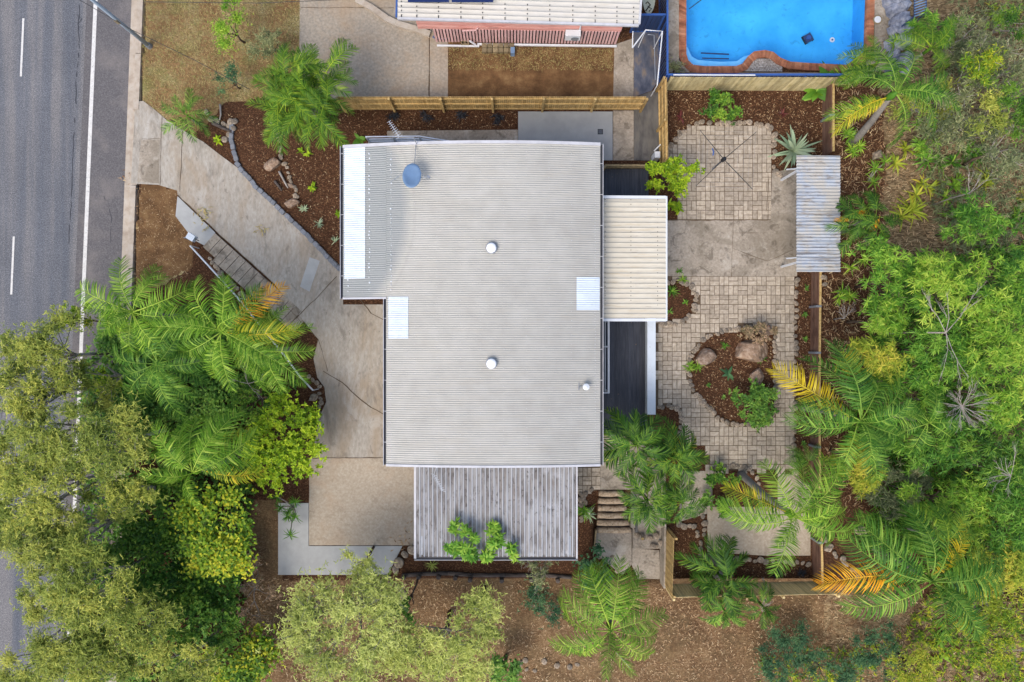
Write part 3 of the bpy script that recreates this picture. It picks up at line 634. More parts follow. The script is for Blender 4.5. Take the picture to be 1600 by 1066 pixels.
# ------------------------------------------------------------------ lean-to roofs
def cream_roof():
    z = 3.35; a, b = P(941.5, 308, z), P(1041, 500, z); t_ = thing('patio_cover', 'cream ribbed patio roof on posts along the east wall', 'patio roof', (a.x, a.y, 0))
    m = roofmat('cream_roof_sheet', [A(206,198,180), A(218,212,196)], streak=[(1.1, (.5,7,1), .56,.66, A(196,178,146), .5), (2.4, (.35,9,1), .64,.70, A(116,96,78), .8), (9, (1,1,1), .68,.73, A(160,148,128), .6)])
    o = np.array([a.x, a.y, 0]); zf = lambda X, Y: z - (X-a.x)*.03
    v, f = sheet(a.x, b.x, b.y+.08, a.y-.08, zf, .228, .032, 'x', 'rib', 4); link('roof', npmesh('roof', v-o, f), m, t_)
    mb = MB(); mb.beam((a.x, a.y, z+.01), (b.x, a.y, z-.08), .13, .06); mb.beam((a.x, b.y, z+.01), (b.x, b.y, z-.08), .13, .06); mb.box((b.x+.03, (a.y+b.y)/2, z-.11), (.07, a.y-b.y+.1, .1)); mb.build('edge_flashing', MT['white'], t_)
    mb = MB()
    for q in range(27):
        for cx in (945.5, 986, 1028):
            if rnd.random() < .8: c_ = P(cx, 312+q*7.15, z); mb.box((c_.x, c_.y, zf(c_.x, 0)+.005), (.025, .04, .02))
    mb.build('screws', MT['gutter'], t_)
    for y in (a.y-.3, b.y+.3): MB().box((b.x-.25, y, (z-.14)/2), (.09, .09, z-.14)).build('post', MT['white'], t_)
    MB().box((b.x-.25, (a.y+b.y)/2, z-.2), (.06, a.y-b.y-.4, .12)).build('beam', MT['white'], t_)
cream_roof()
def carport():
    z = 3.0; a, b = P(649, 722, z), P(901, 872, z); t_ = thing('carport', 'weathered grey ribbed carport roof joined to the south wall', 'carport', (a.x, a.y, 0))
    m = roofmat('weathered_sheet', [A(134,132,132), A(160,161,163)], stretch=(3,.4,1),
        streak=[(1.2, (3,.5,1), .44,.62, A(104,97,92), .7), (1.0, (3,.5,1), .56,.68, A(140,124,110), .35), (.7, (1,1,1), .58,.7, A(200,204,210), .5), (1.3, (2,.8,1), .52,.6, A(88,84,82), .7), (3.4, (2,1,1), .58,.64, A(58,52,50), .8)], rib=(0, .06, .198, A(206,210,216), .75))
    o = np.array([a.x, a.y, 0]); v, f = sheet(a.x+.06, b.x-.06, b.y+.06, a.y, lambda X, Y: z+(Y-b.y)*.03, .198, .035, 'y', 'rib', 4); link('roof', npmesh('roof', v-o, f), m, t_)
    mb = MB(); zz = z; mb.box((a.x, (a.y+b.y)/2, z+.07), (.1, a.y-b.y, .06), 0); mb.box((b.x, (a.y+b.y)/2, z+.07), (.07, a.y-b.y, .06)); mb.build('side_flashing', MT['gutter_white'], t_)
    mb = MB(); mb.box(((a.x+b.x)/2, b.y-.03, z-.07), (b.x-a.x, .1, .02)); g_ = mb.build('gutter', MT['gutter'], t_)
    mb = MB(); mb.box(((a.x+b.x)/2, b.y-.09, z-.03), (b.x-a.x+.1, .02, .12)); mb.build('fascia', MT['gutter_white'], t_)
    for x in (a.x+.3, (a.x+b.x)/2, b.x-.3): MB().box((x, b.y+.2, (z-.05)/2), (.1, .1, z-.05)).build('post', MT['steel'], t_)
    for x in (a.x+.3, b.x-.3): MB().box((x, (a.y+b.y)/2, z-.02), (.08, a.y-b.y-.3, .1)).build('beam', MT['steel'], t_)
carport()
c0 = P(683, 745, 3.2); t_ = thing('roof_antenna', 'pale comb shaped antenna lying above the weathered carport roof', 'antenna', (c0.x, c0.y, 3.1))
a, b = P(678, 742, 3.5), P(692, 767, 3.5)
mb = MB(); mb.tube([P(682, 730, 3.5), a, b], .014, 5); mb.build('boom', MT['pipe'], t_); mb = MB()
for i in range(9):
    c_ = a+(b-a)*(i/8); mb.tube([c_+Vector((-.13,.05,0)), c_+Vector((.13,-.05,0))], .011, 4)
mb.build('elements', MT['pipe'], t_); MB().tube([(a.x, a.y, 3.05), a], .015, 6).build('mast', MT['steel'], t_)
def shelter():
    z = 2.5; a, b = P(1244, 243, z), P(1313, 425, z); t_ = thing('garden_shelter', 'narrow stained white corrugated shelter roof at the yard edge', 'shelter', (a.x, a.y, 0))
    m = roofmat('stained_shelter_sheet', [A(172,182,196), A(196,202,210)], stretch=(.6,3,1),
        streak=[(.9, (1,1,1), .44,.56, A(198,190,174), .7), (2.6, (.7,3,1), .54,.64, A(136,122,104), .6), (1.0, (.3,9,1), .56,.62, A(104,96,92), .6)])
    o = np.array([a.x, a.y, 0]); v, f = sheet(a.x, b.x, b.y, a.y, lambda X, Y: z+(X-b.x)*-.02, .15, .026, 'x', nx=4); link('roof', npmesh('roof', v-o, f, smooth=True), m, t_)
    for q in ((1254, 262), (1254, 408)):
        c_ = P(*q, z); MB().box((c_.x, c_.y, (z-.03)/2), (.09, .09, z-.03)).build('post', MT['white'], t_)
    MB().box((a.x+.3, (a.y+b.y)/2, z-.08), (.06, a.y-b.y-.3, .1)).build('beam', MT['white'], t_)
    MB().box((b.x-.2, (a.y+b.y)/2, z-.08), (.06, a.y-b.y-.3, .1)).build('beam', MT['white'], t_)
    for q in ((1298, 262), (1298, 408)):
        c_ = P(*q, z); MB().box((c_.x, c_.y, (z-.1)/2), (.09, .09, z-.1)).build('post', MT['white'], t_)
    for py in (265, 404): MB().beam(P(1254, py-2, z-.15), P(1229, py, 1.35), .05, .05).build('brace', MT['white'], t_)
shelter()
# deck
def deck(label, x0, x1, y0, y1, z=.3):
    a, b = P(x0, y0, z), P(x1, y1, z); t_ = thing('timber_deck', label, 'deck', (a.x, b.y, 0)); mb = MB(); x = a.x; w = .135
    while x < b.x: mb.box((x+w/2, (a.y+b.y)/2, z-.015), (w-.012, a.y-b.y, .03), 0, rnd.random()); x += w
    mb.build('boards', MT['deck'], t_)
    MB().box(((a.x+b.x)/2, (a.y+b.y)/2, (z-.04)/2), (b.x-a.x-.06, a.y-b.y-.06, z-.04)).build('subframe', MT['black'], t_)
    return t_
deck('long charcoal deck strip south of the cream patio roof', 939, 1011, 490, 681); deck('short charcoal deck north of the cream patio roof', 941, 1012, 264, 316)
z = .85; a, b = P(1011.5, 470, z), P(1024.5, 648, z)
tag(MB().box(((a.x+b.x)/2, (a.y+b.y)/2, z/2), (b.x-a.x, a.y-b.y, z)).build('low_wall', MT['white_sheet'], None, origin=(a.x, b.y, 0)), 'smooth white low wall between deck and paved yard', 'wall')
t_ = thing('deck_railing', 'white rail frame beside the house wall on the dark deck', 'railing', P(950, 560, .3)); z = 1.3
mb = MB(); mb.beam(P(951, 498, z), P(951, 614, z), .09, .05); mb.beam(P(938, 614, z), P(952, 614, z), .05, .09); mb.beam(P(944, 542, z), P(951, 542, z), .05, .05); mb.beam(P(945.5, 498, z-.1), P(945.5, 612, z-.1), .03, .05); mb.build('top_rail', MT['white'], t_)
for py in (502, 542, 612): q = P(951, py, z); MB().box((q.x, q.y, (z+.3)/2), (.07, .07, z-.3)).build('post', MT['white'], t_)
mb = MB()
for dz in (.25, .5, .75): mb.beam(P(951, 500, z-dz), P(951, 612, z-dz), .02, .03)
mb.build('wires', MT['steel'], t_)
# ------------------------------------------------------------------ fences
def fence(name, label, p0, p1, h, side, m='timber', rails=3, posts=2.6, z0=0.0, end=False, pw=.1, gap=.012):
    a, b = P(*p0, z0), P(*p1, z0); d = (b-a); l = d.length; d.normalize(); n = Vector((-d.y, d.x, 0))*side; rz = math.atan2(d.y, d.x)
    t_ = thing(name, label, 'fence', a); mb = MB(); s_ = 0
    while s_ < l-pw*.5:
        c_ = a+d*(s_+pw/2); mb.box((c_.x, c_.y, z0+h/2+U(-.01,.01)), (pw-gap, .016, h), rz, rnd.random()); s_ += pw
    mb.build('palings', MT[m], t_)
    for k in range(rails):
        zz = z0+h*(.12+.76*k/(rails-1)); q = a+n*.035; MB().beam(Vector((q.x, q.y, zz)), Vector((q.x, q.y, zz))+d*l, .05, .09, rnd.random()).build('rail', MT[m], t_)
    k = max(1, round(l/posts))
    for i in range(k+1):
        c_ = a+d*(l*i/k)+n*.11; MB().box((c_.x, c_.y, z0+(h+.03)/2), (.1, .1, h+.03), rz, rnd.random()).build('post', MT[m], t_)
    return t_
fence('paling_fence', 'long golden pine paling fence behind the north mulch bed', (541,171.5), (1000,171.5), 1.8, -1)
fence('paling_fence', 'short pine paling fence closing the dark path beside the house', (941,265), (1022,265), 1.0, -1, 'timber_grey')
fence('paling_fence', 'narrow pine fence running from the blue fence down to the lime bush', (1029,143), (1031,268), 1.8, -1)
fence('paling_fence', 'pine fence in front of the blue fence below the pool', (1036,141), (1302,142), 1.7, 1, 'timber_olive', 3, 2.4, pw=.14)
fence('paling_fence', 'pine fence on the west side of the lower bed beside the stairs', (1040,826), (1037,912), 1.75, 1)
fence('paling_fence', 'pine fence running east to west below the lower garden bed', (1040,913), (1284,908), 1.75, -1, 'timber_fresh', 2, 2.4, pw=.14)
def steelfence(label, p0, p1, h):
    a, b = P(*p0), P(*p1); d = b-a; l = d.length; d.normalize(); rz = math.atan2(d.y, d.x); t_ = thing('steel_fence', label, 'fence', a); mb = MB(); s_ = 0; k = 0
    while s_ < l-.05:
        w = min(.1, l-s_); n = Vector((-d.y, d.x, 0))*(.02 if k % 2 else -.02); c_ = a+d*(s_+w/2)+n; mb.box((c_.x, c_.y, h/2), (w, .012, h-.06), rz); s_ += .1; k += 1
    mb.build('panel', MT['blue_dark'], t_); MB().beam(Vector((a.x,a.y,h)), Vector((b.x,b.y,h)), .09, .06).build('cap_rail', MT['blue'], t_); MB().beam(Vector((a.x,a.y,.06)), Vector((b.x,b.y,.06)), .06, .06).build('bottom_rail', MT['blue'], t_)
    k = max(1, round(l/2.4))
    for i in range(k+1): c_ = a+d*(l*i/k); MB().box((c_.x, c_.y, h/2), (.09, .09, h+.05), rz).build('post', MT['blue'], t_)
steelfence('long blue steel fence along the south side of the pool', (1032,139.5), (1303,139.5), 1.86)
steelfence('blue steel fence along the west side of the pool', (1030,-20), (1030,138), 1.8)
steelfence('short blue steel gate panel beside the neighbour roof corner', (985,50), (1026,50), 1.8)
# white pole along pool fence
tag(MB().tube([P(1052, 117, 2.0), P(1180, 117.5, 2.0)], .03, 8).build('pool_pole', MT['white'], None, origin=P(1052,117,2.0)), 'white pool cleaning pole resting along the blue fence top', 'pole')
# sleeper retaining wall
def retaining(label, pts, h, posts):
    a = P(*pts[0]); t_ = thing('retaining_wall', label, 'retaining wall', a); mb = MB()
    for q, r_ in zip(pts[:-1], pts[1:]):
        for k in range(4): o = .012*(k % 2); mb.beam(P(*q)+Vector((.06+o,0,h*(k+.5)/4)), P(*r_)+Vector((.06+o,0,h*(k+.5)/4)), .09, h/4-.012, rnd.random())
    mb.build('sleepers', MT['sleeper'], t_)
    mb = MB()
    for q, r_ in zip(pts[:-1], pts[1:]): mb.beam(P(*q)+Vector((.13,0,h+.015)), P(*r_)+Vector((.13,0,h+.015)), .10, .03, .8)
    mb.build('capping', MT['timber'], t_)
    for q in posts: c_ = P(*q); MB().box((c_.x+.06, c_.y, h/2+.03), (.26, .1, h+.06)).build('post', MT['steel'], t_)
retaining('brown sleeper retaining wall north of the shelter', [(1284,136),(1284,245)], .95, [(1284,190)])
retaining('long brown sleeper retaining wall south of the shelter beside the mulch strip', [(1267,408),(1265,600),(1266,760)], .78, [(1266,480),(1265,551),(1265,695)])
retaining('short brown sleeper retaining wall behind the lower concrete', [(1266,775),(1269,906)], .85, [(1268,840)])
def logwall():
    pts = [(628,900),(660,897),(700,896),(740,899),(790,899),(850,899),(893,902)]; a = P(*pts[0], -.5); t_ = thing('log_retaining_wall', 'dark log retaining wall with round posts below the carport', 'retaining wall', a)
    mb = MB()
    for q, r_ in zip(pts[:-1], pts[1:]):
        for k in range(3): mb.tube([P(*q, -.35+k*.2), P(*r_, -.35+k*.2)], .1, 8, rnd.random())
    mb.build('logs', MT['log'], t_, True)
    for q in ((632,897),(655,897),(686,896.5),(712,898),(735,901),(784,902),(830,901),(871,902)):
        c_ = P(q[0], q[1]+3, 0); MB().tube([(c_.x, c_.y, -.7), (c_.x, c_.y, .3), (c_.x, c_.y, .32)], [.11,.11,.08], 12).build('post', MT['log'], t_)
logwall()
# log steps
t_ = thing('garden_stairs', 'six step stair of mottled round logs going down beside the palms', 'stairs', P(960, 797, -.6))
for i in range(6):
    y = 768+i*11.4; zz = .02-i*.1; x0 = 935.5-i*.7; x1 = 974+i*2.2; q0 = P(x0, y+3, zz); q1 = P(x1, y+3, zz); n_ = 9
    mb = MB(); mb.tube([q0.lerp(q1, k/n_)+Vector((0, .010*math.sin(k*1.3+i*2)-.02*math.sin(math.pi*k/n_), U(-.012,.012))) for k in range(n_+1)], [.15*U(.94,1.05) for _ in range(n_+1)], 10)
    st_ = mb.build('step', MT['logstep'], t_, True); d_ = MB().beam(P(x0+1, y-2.5, zz-.13), P(x1-1, y-2.5, zz-.13), .2, .1).build('soil_tread', MT['log'], None); d_.data.transform(__import__('mathutils').Matrix.Translation(-Vector(t_.location))); d_.parent = st_
t_ = thing('stair_side_board', 'grey timber board edging the left side of the stair landing', 'board', P(928, 850, -.5)); MB().beam(P(931, 827, -.35), P(926, 868, -.35), .07, .4).build('board', MT['timber_grey'], t_)
# entry steps beside the driveway
t_ = thing('entry_steps', 'pale concrete entry steps descending beside the driveway', 'steps', P(370, 410, 0))
a0, b0 = Vector((338,364)), Vector((320,384)); dirv = Vector((430-338, 445-362)).normalized(); 
for i in range(15):
    o = dirv*(i*13.0); q0 = a0+o; q1 = b0+o; q2 = q1+dirv*12.2; q3 = q0+dirv*12.2
    w = Vector((-1.0,1.0))*(6 if i > 1 else 2)
    poly = [tuple(P(q0.x-1, q0.y+1)[:2]), tuple(P(q1.x+w.x, q1.y+w.y)[:2]), tuple(P(q2.x+w.x, q2.y+w.y)[:2]), tuple(P(q3.x-1, q3.y+1)[:2])]
    MB().prism(poly, -.1, .085-.004*i+(.004 if i % 2 else 0)).build('step', MT['concrete_path'], t_)
# handrail
def handrail():
    z = .95; pts = [P(297,384,z), P(330,420,z), P(372,466,z), P(405,507,z), P(440,550,z), P(470,590,z), P(489,610,z)]
    t_ = thing('handrail', 'thin white pipe handrail running beside the entry steps', 'handrail', P(297,384,0)); MB().tube(pts, .042, 8).build('rail', MT['white'], t_, True)
    for p in pts[::2]: MB().tube([(p.x, p.y, 0), (p.x, p.y, z-.02)], .025, 8).build('post', MT['pipe'], t_)
handrail()
# mailbox
p = P(302, 376, 0); t_ = thing('mailbox', 'pale blue metal letterbox beside the entry landing', 'mailbox', p)
MB().tube([(p.x,p.y,0),(p.x,p.y,.95)], .03, 8).build('post', MT['steel'], t_); c_ = P(299.5, 371, 1.1); MB().box(c_, (.38, .3, .3), -.55).build('box', MT['white_sheet'], t_); MB().box(c_+Vector((.25,-.12,-.02)), (.16, .03, .12), -.55).build('slot_flap', MT['black'], t_)
# street lamp: vertical pole rising out of the frame
p = PG(234, 73); t_ = thing('street_light', 'tall pale steel street light pole standing on the kerb verge', 'street light', p)
MB().tube([p, p+Vector((0,0,3)), p+Vector((0,0,9.5))], [.11,.085,.06], 12).build('pole', MT['polegrey'], t_, True); MB().tube([p+Vector((0,0,-.02)), p+Vector((0,0,.25))], [.15,.13], 12).build('base', MT['steel'], t_)
MB().box(p+Vector((0,-.08,2.8)), (.14,.06,.32)).build('access_plate', MT['timber_grey'], t_)
q = p+Vector((0,0,9.4)); MB().tube([q, q+Vector((-1.2,.1,.25)), q+Vector((-2.2,.2,.3))], .04, 8).build('arm', MT['polegrey'], t_); MB().box(q+Vector((-2.5,.22,.3)), (.7,.26,.14)).build('lantern', MT['steel'], t_)
tag(MB().tube([P(100,-14,6.5), P(200,44,5.8), P(300,92,5.0), P(390,140,4.2)], .013, 5).build('overhead_cable', MT['black'], None, origin=P(100,-14,6.5)), 'thin black overhead cable crossing above road and verge', 'cable')
tag(MB().tube([P(225,3,6.0), P(400,5,6), P(620,-4,6)], .013, 5).build('overhead_cable', MT['black'], None, origin=P(225,3,6)), 'thin dark overhead cable near the top edge above the dry grass', 'cable')
# rotary clothesline
def hoist():
    c_ = P(1131, 249, 1.9); p = (c_.x, c_.y, 0); t_ = thing('rotary_clothesline', 'four armed rotary clothesline standing on the upper paving', 'clothesline', p)
    MB().tube([p, (c_.x, c_.y, 2.0)], .035, 10).build('post', MT['steel'], t_); MB().tube([(c_.x,c_.y,1.7),(c_.x,c_.y,2.0),(c_.x,c_.y,2.06)], [.1,.1,.06], 12).build('hub', MT['black'], t_)
    ends = [P(1094,204,2.1), P(1182,206,2.1), P(1176,296,2.1), P(1087,291,2.1)]
    for e in ends: MB().tube([c_, e], [.02,.013], 6).build('arm', MT['black'], t_)
    mb = MB()
    for k in (.45, .65, .83, .98):
        q = [c_+(e-c_)*k for e in ends]
        for i in range(4): mb.tube([q[i], q[(i+1) % 4]], .003, 4)
    mb.build('line', MT['steel'], t_); MB().beam(c_+Vector((-.02,0,-.25)), P(1117,262,1.5), .05, .05).build('crank', MT['black'], t_)
hoist()
tag(MB().tube([P(1113,232,1.8), P(1115,237,1.8), P(1114,243,1.75)], .035, 6).build('peg_bag', MT['blue'], None, origin=P(1114,238,1.75)), 'small bright blue cloth hanging from the clothesline', 'cloth')
# ------------------------------------------------------------------ neighbour
def neighbour():
    t_ = thing('neighbour_house', 'neighbouring house with cream roof and faded pink wall at the top edge', 'house', P(800,40,0)); o = Vector(t_.location)
    z = 3.05; a, b = P(621,27,z), P(998,38,z); ang = math.atan2(b.y-a.y, b.x-a.x)
    m = roofmat('neighbour_roof_sheet', [A(200,196,186), A(212,208,200)], streak=[(1.2, (.5,7,1), .55,.7, A(196,188,172), .5)])
    l = (b-a).length; v, f = sheet(0, l, 0, 6, lambda X, Y: Y*.08, .228, .032, 'x', 'rib', 3)
    link('roof', npmesh('roof', v, f), m, t_, a-o).rotation_euler = (0,0,ang)
    mb = MB(); mb.beam(a+Vector((0,-.05,-.03)), b+Vector((0,-.05,-.03)), .1, .12); mb.beam(b+Vector((.02,0,0)), b+Vector((.3,4,.1)), .1, .12); mb.build('gutter', MT['gutter_white'], t_)
    mb = MB(); mb.beam(a+Vector((-.05,0,-.02)), a+Vector((-.05+.2,5,.3)), .08, .1); mb.build('blue_trim', MT['blue'], t_)
    mb = MB()
    for x in (627, 651, 685, 720, 754, 789, 824, 859, 895, 930, 964, 990):
        y = 2
        while y < 36:
            s_ = (x-621)/377; q = P(x, min(y+s_*10, 25+s_*11), z+.06+.03*(30-y)/30); mb.box((q.x, q.y, z+.03+.08*(q.y-a.y+s_*.3)), (.035,.05,.03)); y += 7
    mb.build('screws', MT['black'], t_)
    w0, w1 = P(683,68.5), P(963,72.5); d = (w1-w0).normalized(); n = Vector((-d.y, d.x, 0)); L_ = (w1-w0).length; rz = math.atan2(d.y, d.x)
    MB().beam(w0+n*.22+Vector((0,0,1.5)), w1+n*.22+Vector((0,0,1.5)), .1, 3.0).build('wall', MT['black'], t_)
    mb = MB()
    for k in range(9): zz = 1.5+k*.17; e = w1; mb.beam(w0-d*.75+n*(.1-.008*(k % 2))+Vector((0,0,zz)), e+n*(.1-.008*(k % 2))+Vector((0,0,zz)), .03, .165, rnd.random())
    mb.build('weatherboards', MT['pink'], t_)
    mb = MB(); s_ = 0
    while s_ < L_: c_ = w0+d*s_+n*.08; mb.box((c_.x, c_.y, .75), (.10, .03, 1.38), rz, rnd.random()); s_ += .155
    mb.build('battens', MT['pinkslat'], t_)
    MB().beam(w0+d*2.0-n*.05+Vector((0,0,.12)), w1-n*.05+Vector((0,0,.12)), .09, .09).build('waste_pipe', MT['white'], t_)
    MB().beam(w0-n*.12+Vector((0,0,.06)), w0+d*2.1-n*.12+Vector((0,0,.06)), .08, .08).build('waste_pipe', MT['white'], t_)
    MB().tube([P(722,48,1.6), P(743,47,1.5), P(747,43,1.7)], .05, 8).build('downpipe', MT['pinkslat'], t_); MB().tube([P(734,64,.6), P(743,70,.3)], .05, 8).build('downpipe', MT['white'], t_)
    for k in range(2):
        q, r_ = P(636+k*69, -14, 3.75), P(702+k*69, 5, 3.42); mb = MB(); mb.beam(Vector(((q.x+r_.x)/2, q.y+3, 3.75)), Vector(((q.x+r_.x)/2, r_.y, 3.5)), r_.x-q.x, .04); mb.build('solar_panel', MT['solar'], t_)
    c_ = P(895, 55, 1.5); u = thing('air_conditioner', 'white air conditioner unit mounted on the pink wall', 'air conditioner', (c_.x, c_.y+.05, 1.2)); MB().box((c_.x, c_.y+.02, 1.45), (.72, .3, .5), rz).build('casing', MT['white'], u)
    MB().tube([(c_.x+.1, c_.y-.14, 1.42), (c_.x+.1, c_.y-.17, 1.42)], .18, 16).build('fan_grille', MT['steel'], u); MB().tube([(c_.x+.3,c_.y+.16,1.55),(c_.x+.36,c_.y+.2,2.7)], .035, 6).build('duct', MT['white'], u)
neighbour()
def pile():
    t_ = thing('brick_stack', 'low stack of tan bricks beside the neighbour wall', 'bricks', P(778,77,0)); mb = MB()
    for i in range(6):
        for j in range(2): c_ = P(757+i*8.5, 74+j*7, 0); mb.box((c_.x, c_.y, .12), (.24, .2, .22-.03*(i % 2)), U(-.05,.05), rnd.random())
    mb.build('bricks', MT['timber_grey'], t_)
    u = thing('concrete_block', 'single hollow concrete block on the neighbour garden edge', 'block', P(727,69,0)); mb = MB(); c_ = P(727,69,0)
    for dx in (-.18, 0, .18): mb.box((c_.x+dx, c_.y, .1), (.04,.12,.2))
    for dy in (-.08, .08): mb.box((c_.x, c_.y+dy, .1), (.40,.04,.2))
    mb.build('block', MT['timber_grey'], u)
    pts = [P(690+13*math.cos(a)*(1+.15*math.sin(3*a)), 57+4*math.sin(a), .06+.01*k) for k, a in enumerate(np.linspace(0, 11, 40))]; tag(MB().tube(pts, .018, 6).build('garden_hose', MT['blue'], None, origin=P(690,57,0)), 'coiled blue garden hose beside the pink battens', 'hose')
pile()
tag(MB().box(P(801,81,.2), (.2,.3,.4)).build('blue_crate', MT['dish'], None, origin=P(801,81,0)), 'small blue grey box on the neighbour dirt', 'box')
t_ = thing('pipe_frame', 'bent white pipe frame leaning over the dark channel', 'frame', P(1010,90,0))
MB().tube([P(988,75,1.7), P(1009,47,1.9), P(1035,49,1.9), P(1027,133,1.5)], .032, 8).build('main_pipe', MT['white'], t_); MB().tube([P(988,75,1.7), P(989,49,1.9)], .025, 8).build('side_pipe', MT['white'], t_)
MB().tube([P(1012,54,1.6), P(1022,55,1.6), P(1024,125,1.3)], .02, 6).build('inner_pipe', MT['steel'], t_)
for q in ((1027,133,1.5), (1009,47,1.9), (1035,49,1.9)): c_ = P(*q); MB().tube([(c_.x,c_.y,0), c_], .025, 8).build('leg', MT['white'], t_)
# surfboard with a black leaf like swirl
t_ = thing('surfboard', 'pale surfboard tip with black swirl mark lying behind the blue gate', 'surfboard', P(1012,0,0)); z = .3; mb = MB(); n = 24; ov = []
for i in range(n):
    a = 2*math.pi*i/n; q = P(1014+10*math.cos(a)*(1 if math.sin(a) > 0 else .95), -6-28*math.sin(a)*-1*-1 if False else -6+28*math.sin(a), z); ov.append((q.x, q.y))
MB().prism(ov, z-.07, z).build('board', flat('pale_green_board', A(208,216,200)), t_)
mb = MB(); mb.tube([P(1009,6,z+.005), P(1012,3,z+.005), P(1016,8,z+.005), P(1012,13,z+.005), P(1009,17,z+.005)], .03, 5); mb.tube([P(1012,10,z+.005), P(1018,14,z+.005), P(1014,18,z+.005)], .025, 5); mb.build('swirl_mark', MT['black'], t_)
# ------------------------------------------------------------------ pool
def offset(poly, d):
    out = []; n = len(poly); ar = sum(poly[i][0]*poly[(i+1) % n][1]-poly[(i+1) % n][0]*poly[i][1] for i in range(n))
    for i in range(n):
        a, b, c_ = Vector(poly[i-1]), Vector(poly[i]), Vector(poly[(i+1) % n]); t1 = (b-a).normalized(); t2 = (c_-b).normalized()
        n1 = Vector((t1.y, -t1.x)); n2 = Vector((t2.y, -t2.x)); m_ = (n1+n2).normalized(); k = d/max(.5, m_.dot(n1)); k = k if ar > 0 else -k
        out.append((b.x+m_.x*k, b.y+m_.y*k))
    return out
def pool():
    W_ = [tuple(P(*q)[:2]) for q in POOL]; t_ = thing('swimming_pool', 'bright blue swimming pool edged with terracotta brick coping', 'swimming pool', P(1210,20,0)); n = len(W_)
    cx_ = offset(W_, .36); 
    mb = MB(); out = offset(W_, .03)
    mb.add([(x,y,-1.5) for x,y in out], [tuple(range(n-1,-1,-1)) if False else tuple(range(n))]); mb.add([(x,y,-1.5) for x,y in out]+[(x,y,.0) for x,y in out], [(i,(i+1)%n,n+(i+1)%n,n+i) for i in range(n)])
    mb.build('basin', MT['pool'], t_)
    mb = MB()
    for i in range(n-1):
        a, b = Vector(W_[i]), Vector(W_[i+1]); ao, bo = Vector(cx_[i]), Vector(cx_[i+1]); k = max(1, round((b-a).length/.115))
        for j in range(k):
            s0, s1 = (j+.04)/k, (j+.96)/k; q = [a+(b-a)*s0, a+(b-a)*s1, ao+(bo-ao)*s1, ao+(bo-ao)*s0]; mb.prism([tuple(v_) for v_ in q], -.2, .06, rnd.random())
    mb.build('coping', MT['brick'], t_)
    st = [(1072,66),(1078,68),(1084,82),(1094,88),(1130,91),(1156,90),(1168,82),(1180,79.5),(1168,89),(1160,100),(1150,104),(1100,104),(1083,102),(1075,95),(1072,85)]
    MB().prism([tuple(P(*q)[:2]) for q in st], -1.2, -.45).build('bench_step', MT['poolstep'], t_)
    MB().beam(P(1095,83,-.85), P(1139,85,-.85), .06, .03).build('tread_strip', MT['blue_dark'], t_); MB().beam(P(1097,91,-.44), P(1139,92,-.44), .06, .01).build('tread_strip', MT['blue_dark'], t_)
    MB().beam(P(1077,14,-.3), P(1098,-2,-.3), .04, .04).build('grab_rail', MT['blue_dark'], t_)
    MB().tube([(*P(1322,42,0)[:2],-1.49),(*P(1322,42,0)[:2],-1.46)], .13, 18).build('drain', MT['white'], t_); MB().tube([(*P(1322,42,0)[:2],-1.459),(*P(1322,42,0)[:2],-1.45)], .05, 12).build('drain', MT['blue'], t_)
    m, t = newmat('pool_water'); tr = nd(t, 'BsdfTransparent'); tr.inputs[0].default_value = (.93,.98,1,1); gl = nd(t, 'BsdfGlossy', _Roughness=.05); fr = nd(t, 'Fresnel', _IOR=1.33)
    bn = nd(t, 'Bump', _Strength=.5, _Distance=.05); t.links.new(noi(t, coords(t), 3.5, 5, .6, .5), bn.inputs['Height']); t.links.new(bn.outputs[0], gl.inputs['Normal'])
    mx = nd(t, 'MixShader'); t.links.new(fr.outputs[0], mx.inputs[0]); t.links.new(tr.outputs[0], mx.inputs[1]); t.links.new(gl.outputs[0], mx.inputs[2]); ot = nd(t, 'OutputMaterial'); t.links.new(mx.outputs[0], ot.inputs[0])
    mb = MB(); w = offset(W_, .01); mb.add([(x,y,-.14) for x,y in w][::-1], [tuple(range(n))]); struct(mb.build('water', m))
    c_ = P(1281,41,0); u = thing('pool_cleaner', 'dark blue square robot cleaner on the pool floor', 'pool cleaner', (c_.x,c_.y,-1.5)); MB().box((c_.x,c_.y,-1.38), (.42,.40,.16), .5).build('body', MT['blue_dark'], u); MB().tube([(c_.x,c_.y,-1.3),(c_.x,c_.y,-1.22)], [.13,.11], 14).build('dome', MT['blue'], u); mb = MB(); 
    for s_ in (-1, 1): MB().box((c_.x+s_*.2*math.cos(.5), c_.y+s_*.2*math.sin(.5), -1.41), (.07,.44,.12), .5).build('track', MT['black'], u)
    q = P(1371,31,.06); u = thing('skimmer_lid', 'round cream skimmer lid set in the paving right of the pool', 'lid', q); MB().tube([q, q+Vector((0,0,.03))], [.23,.22], 24).build('lid', MT['timber_grey'], u); MB().tube([q+Vector((0,0,.03)), q+Vector((0,0,.045))], [.17,.16], 24).build('inner_lid', MT['white'], u)
pool()
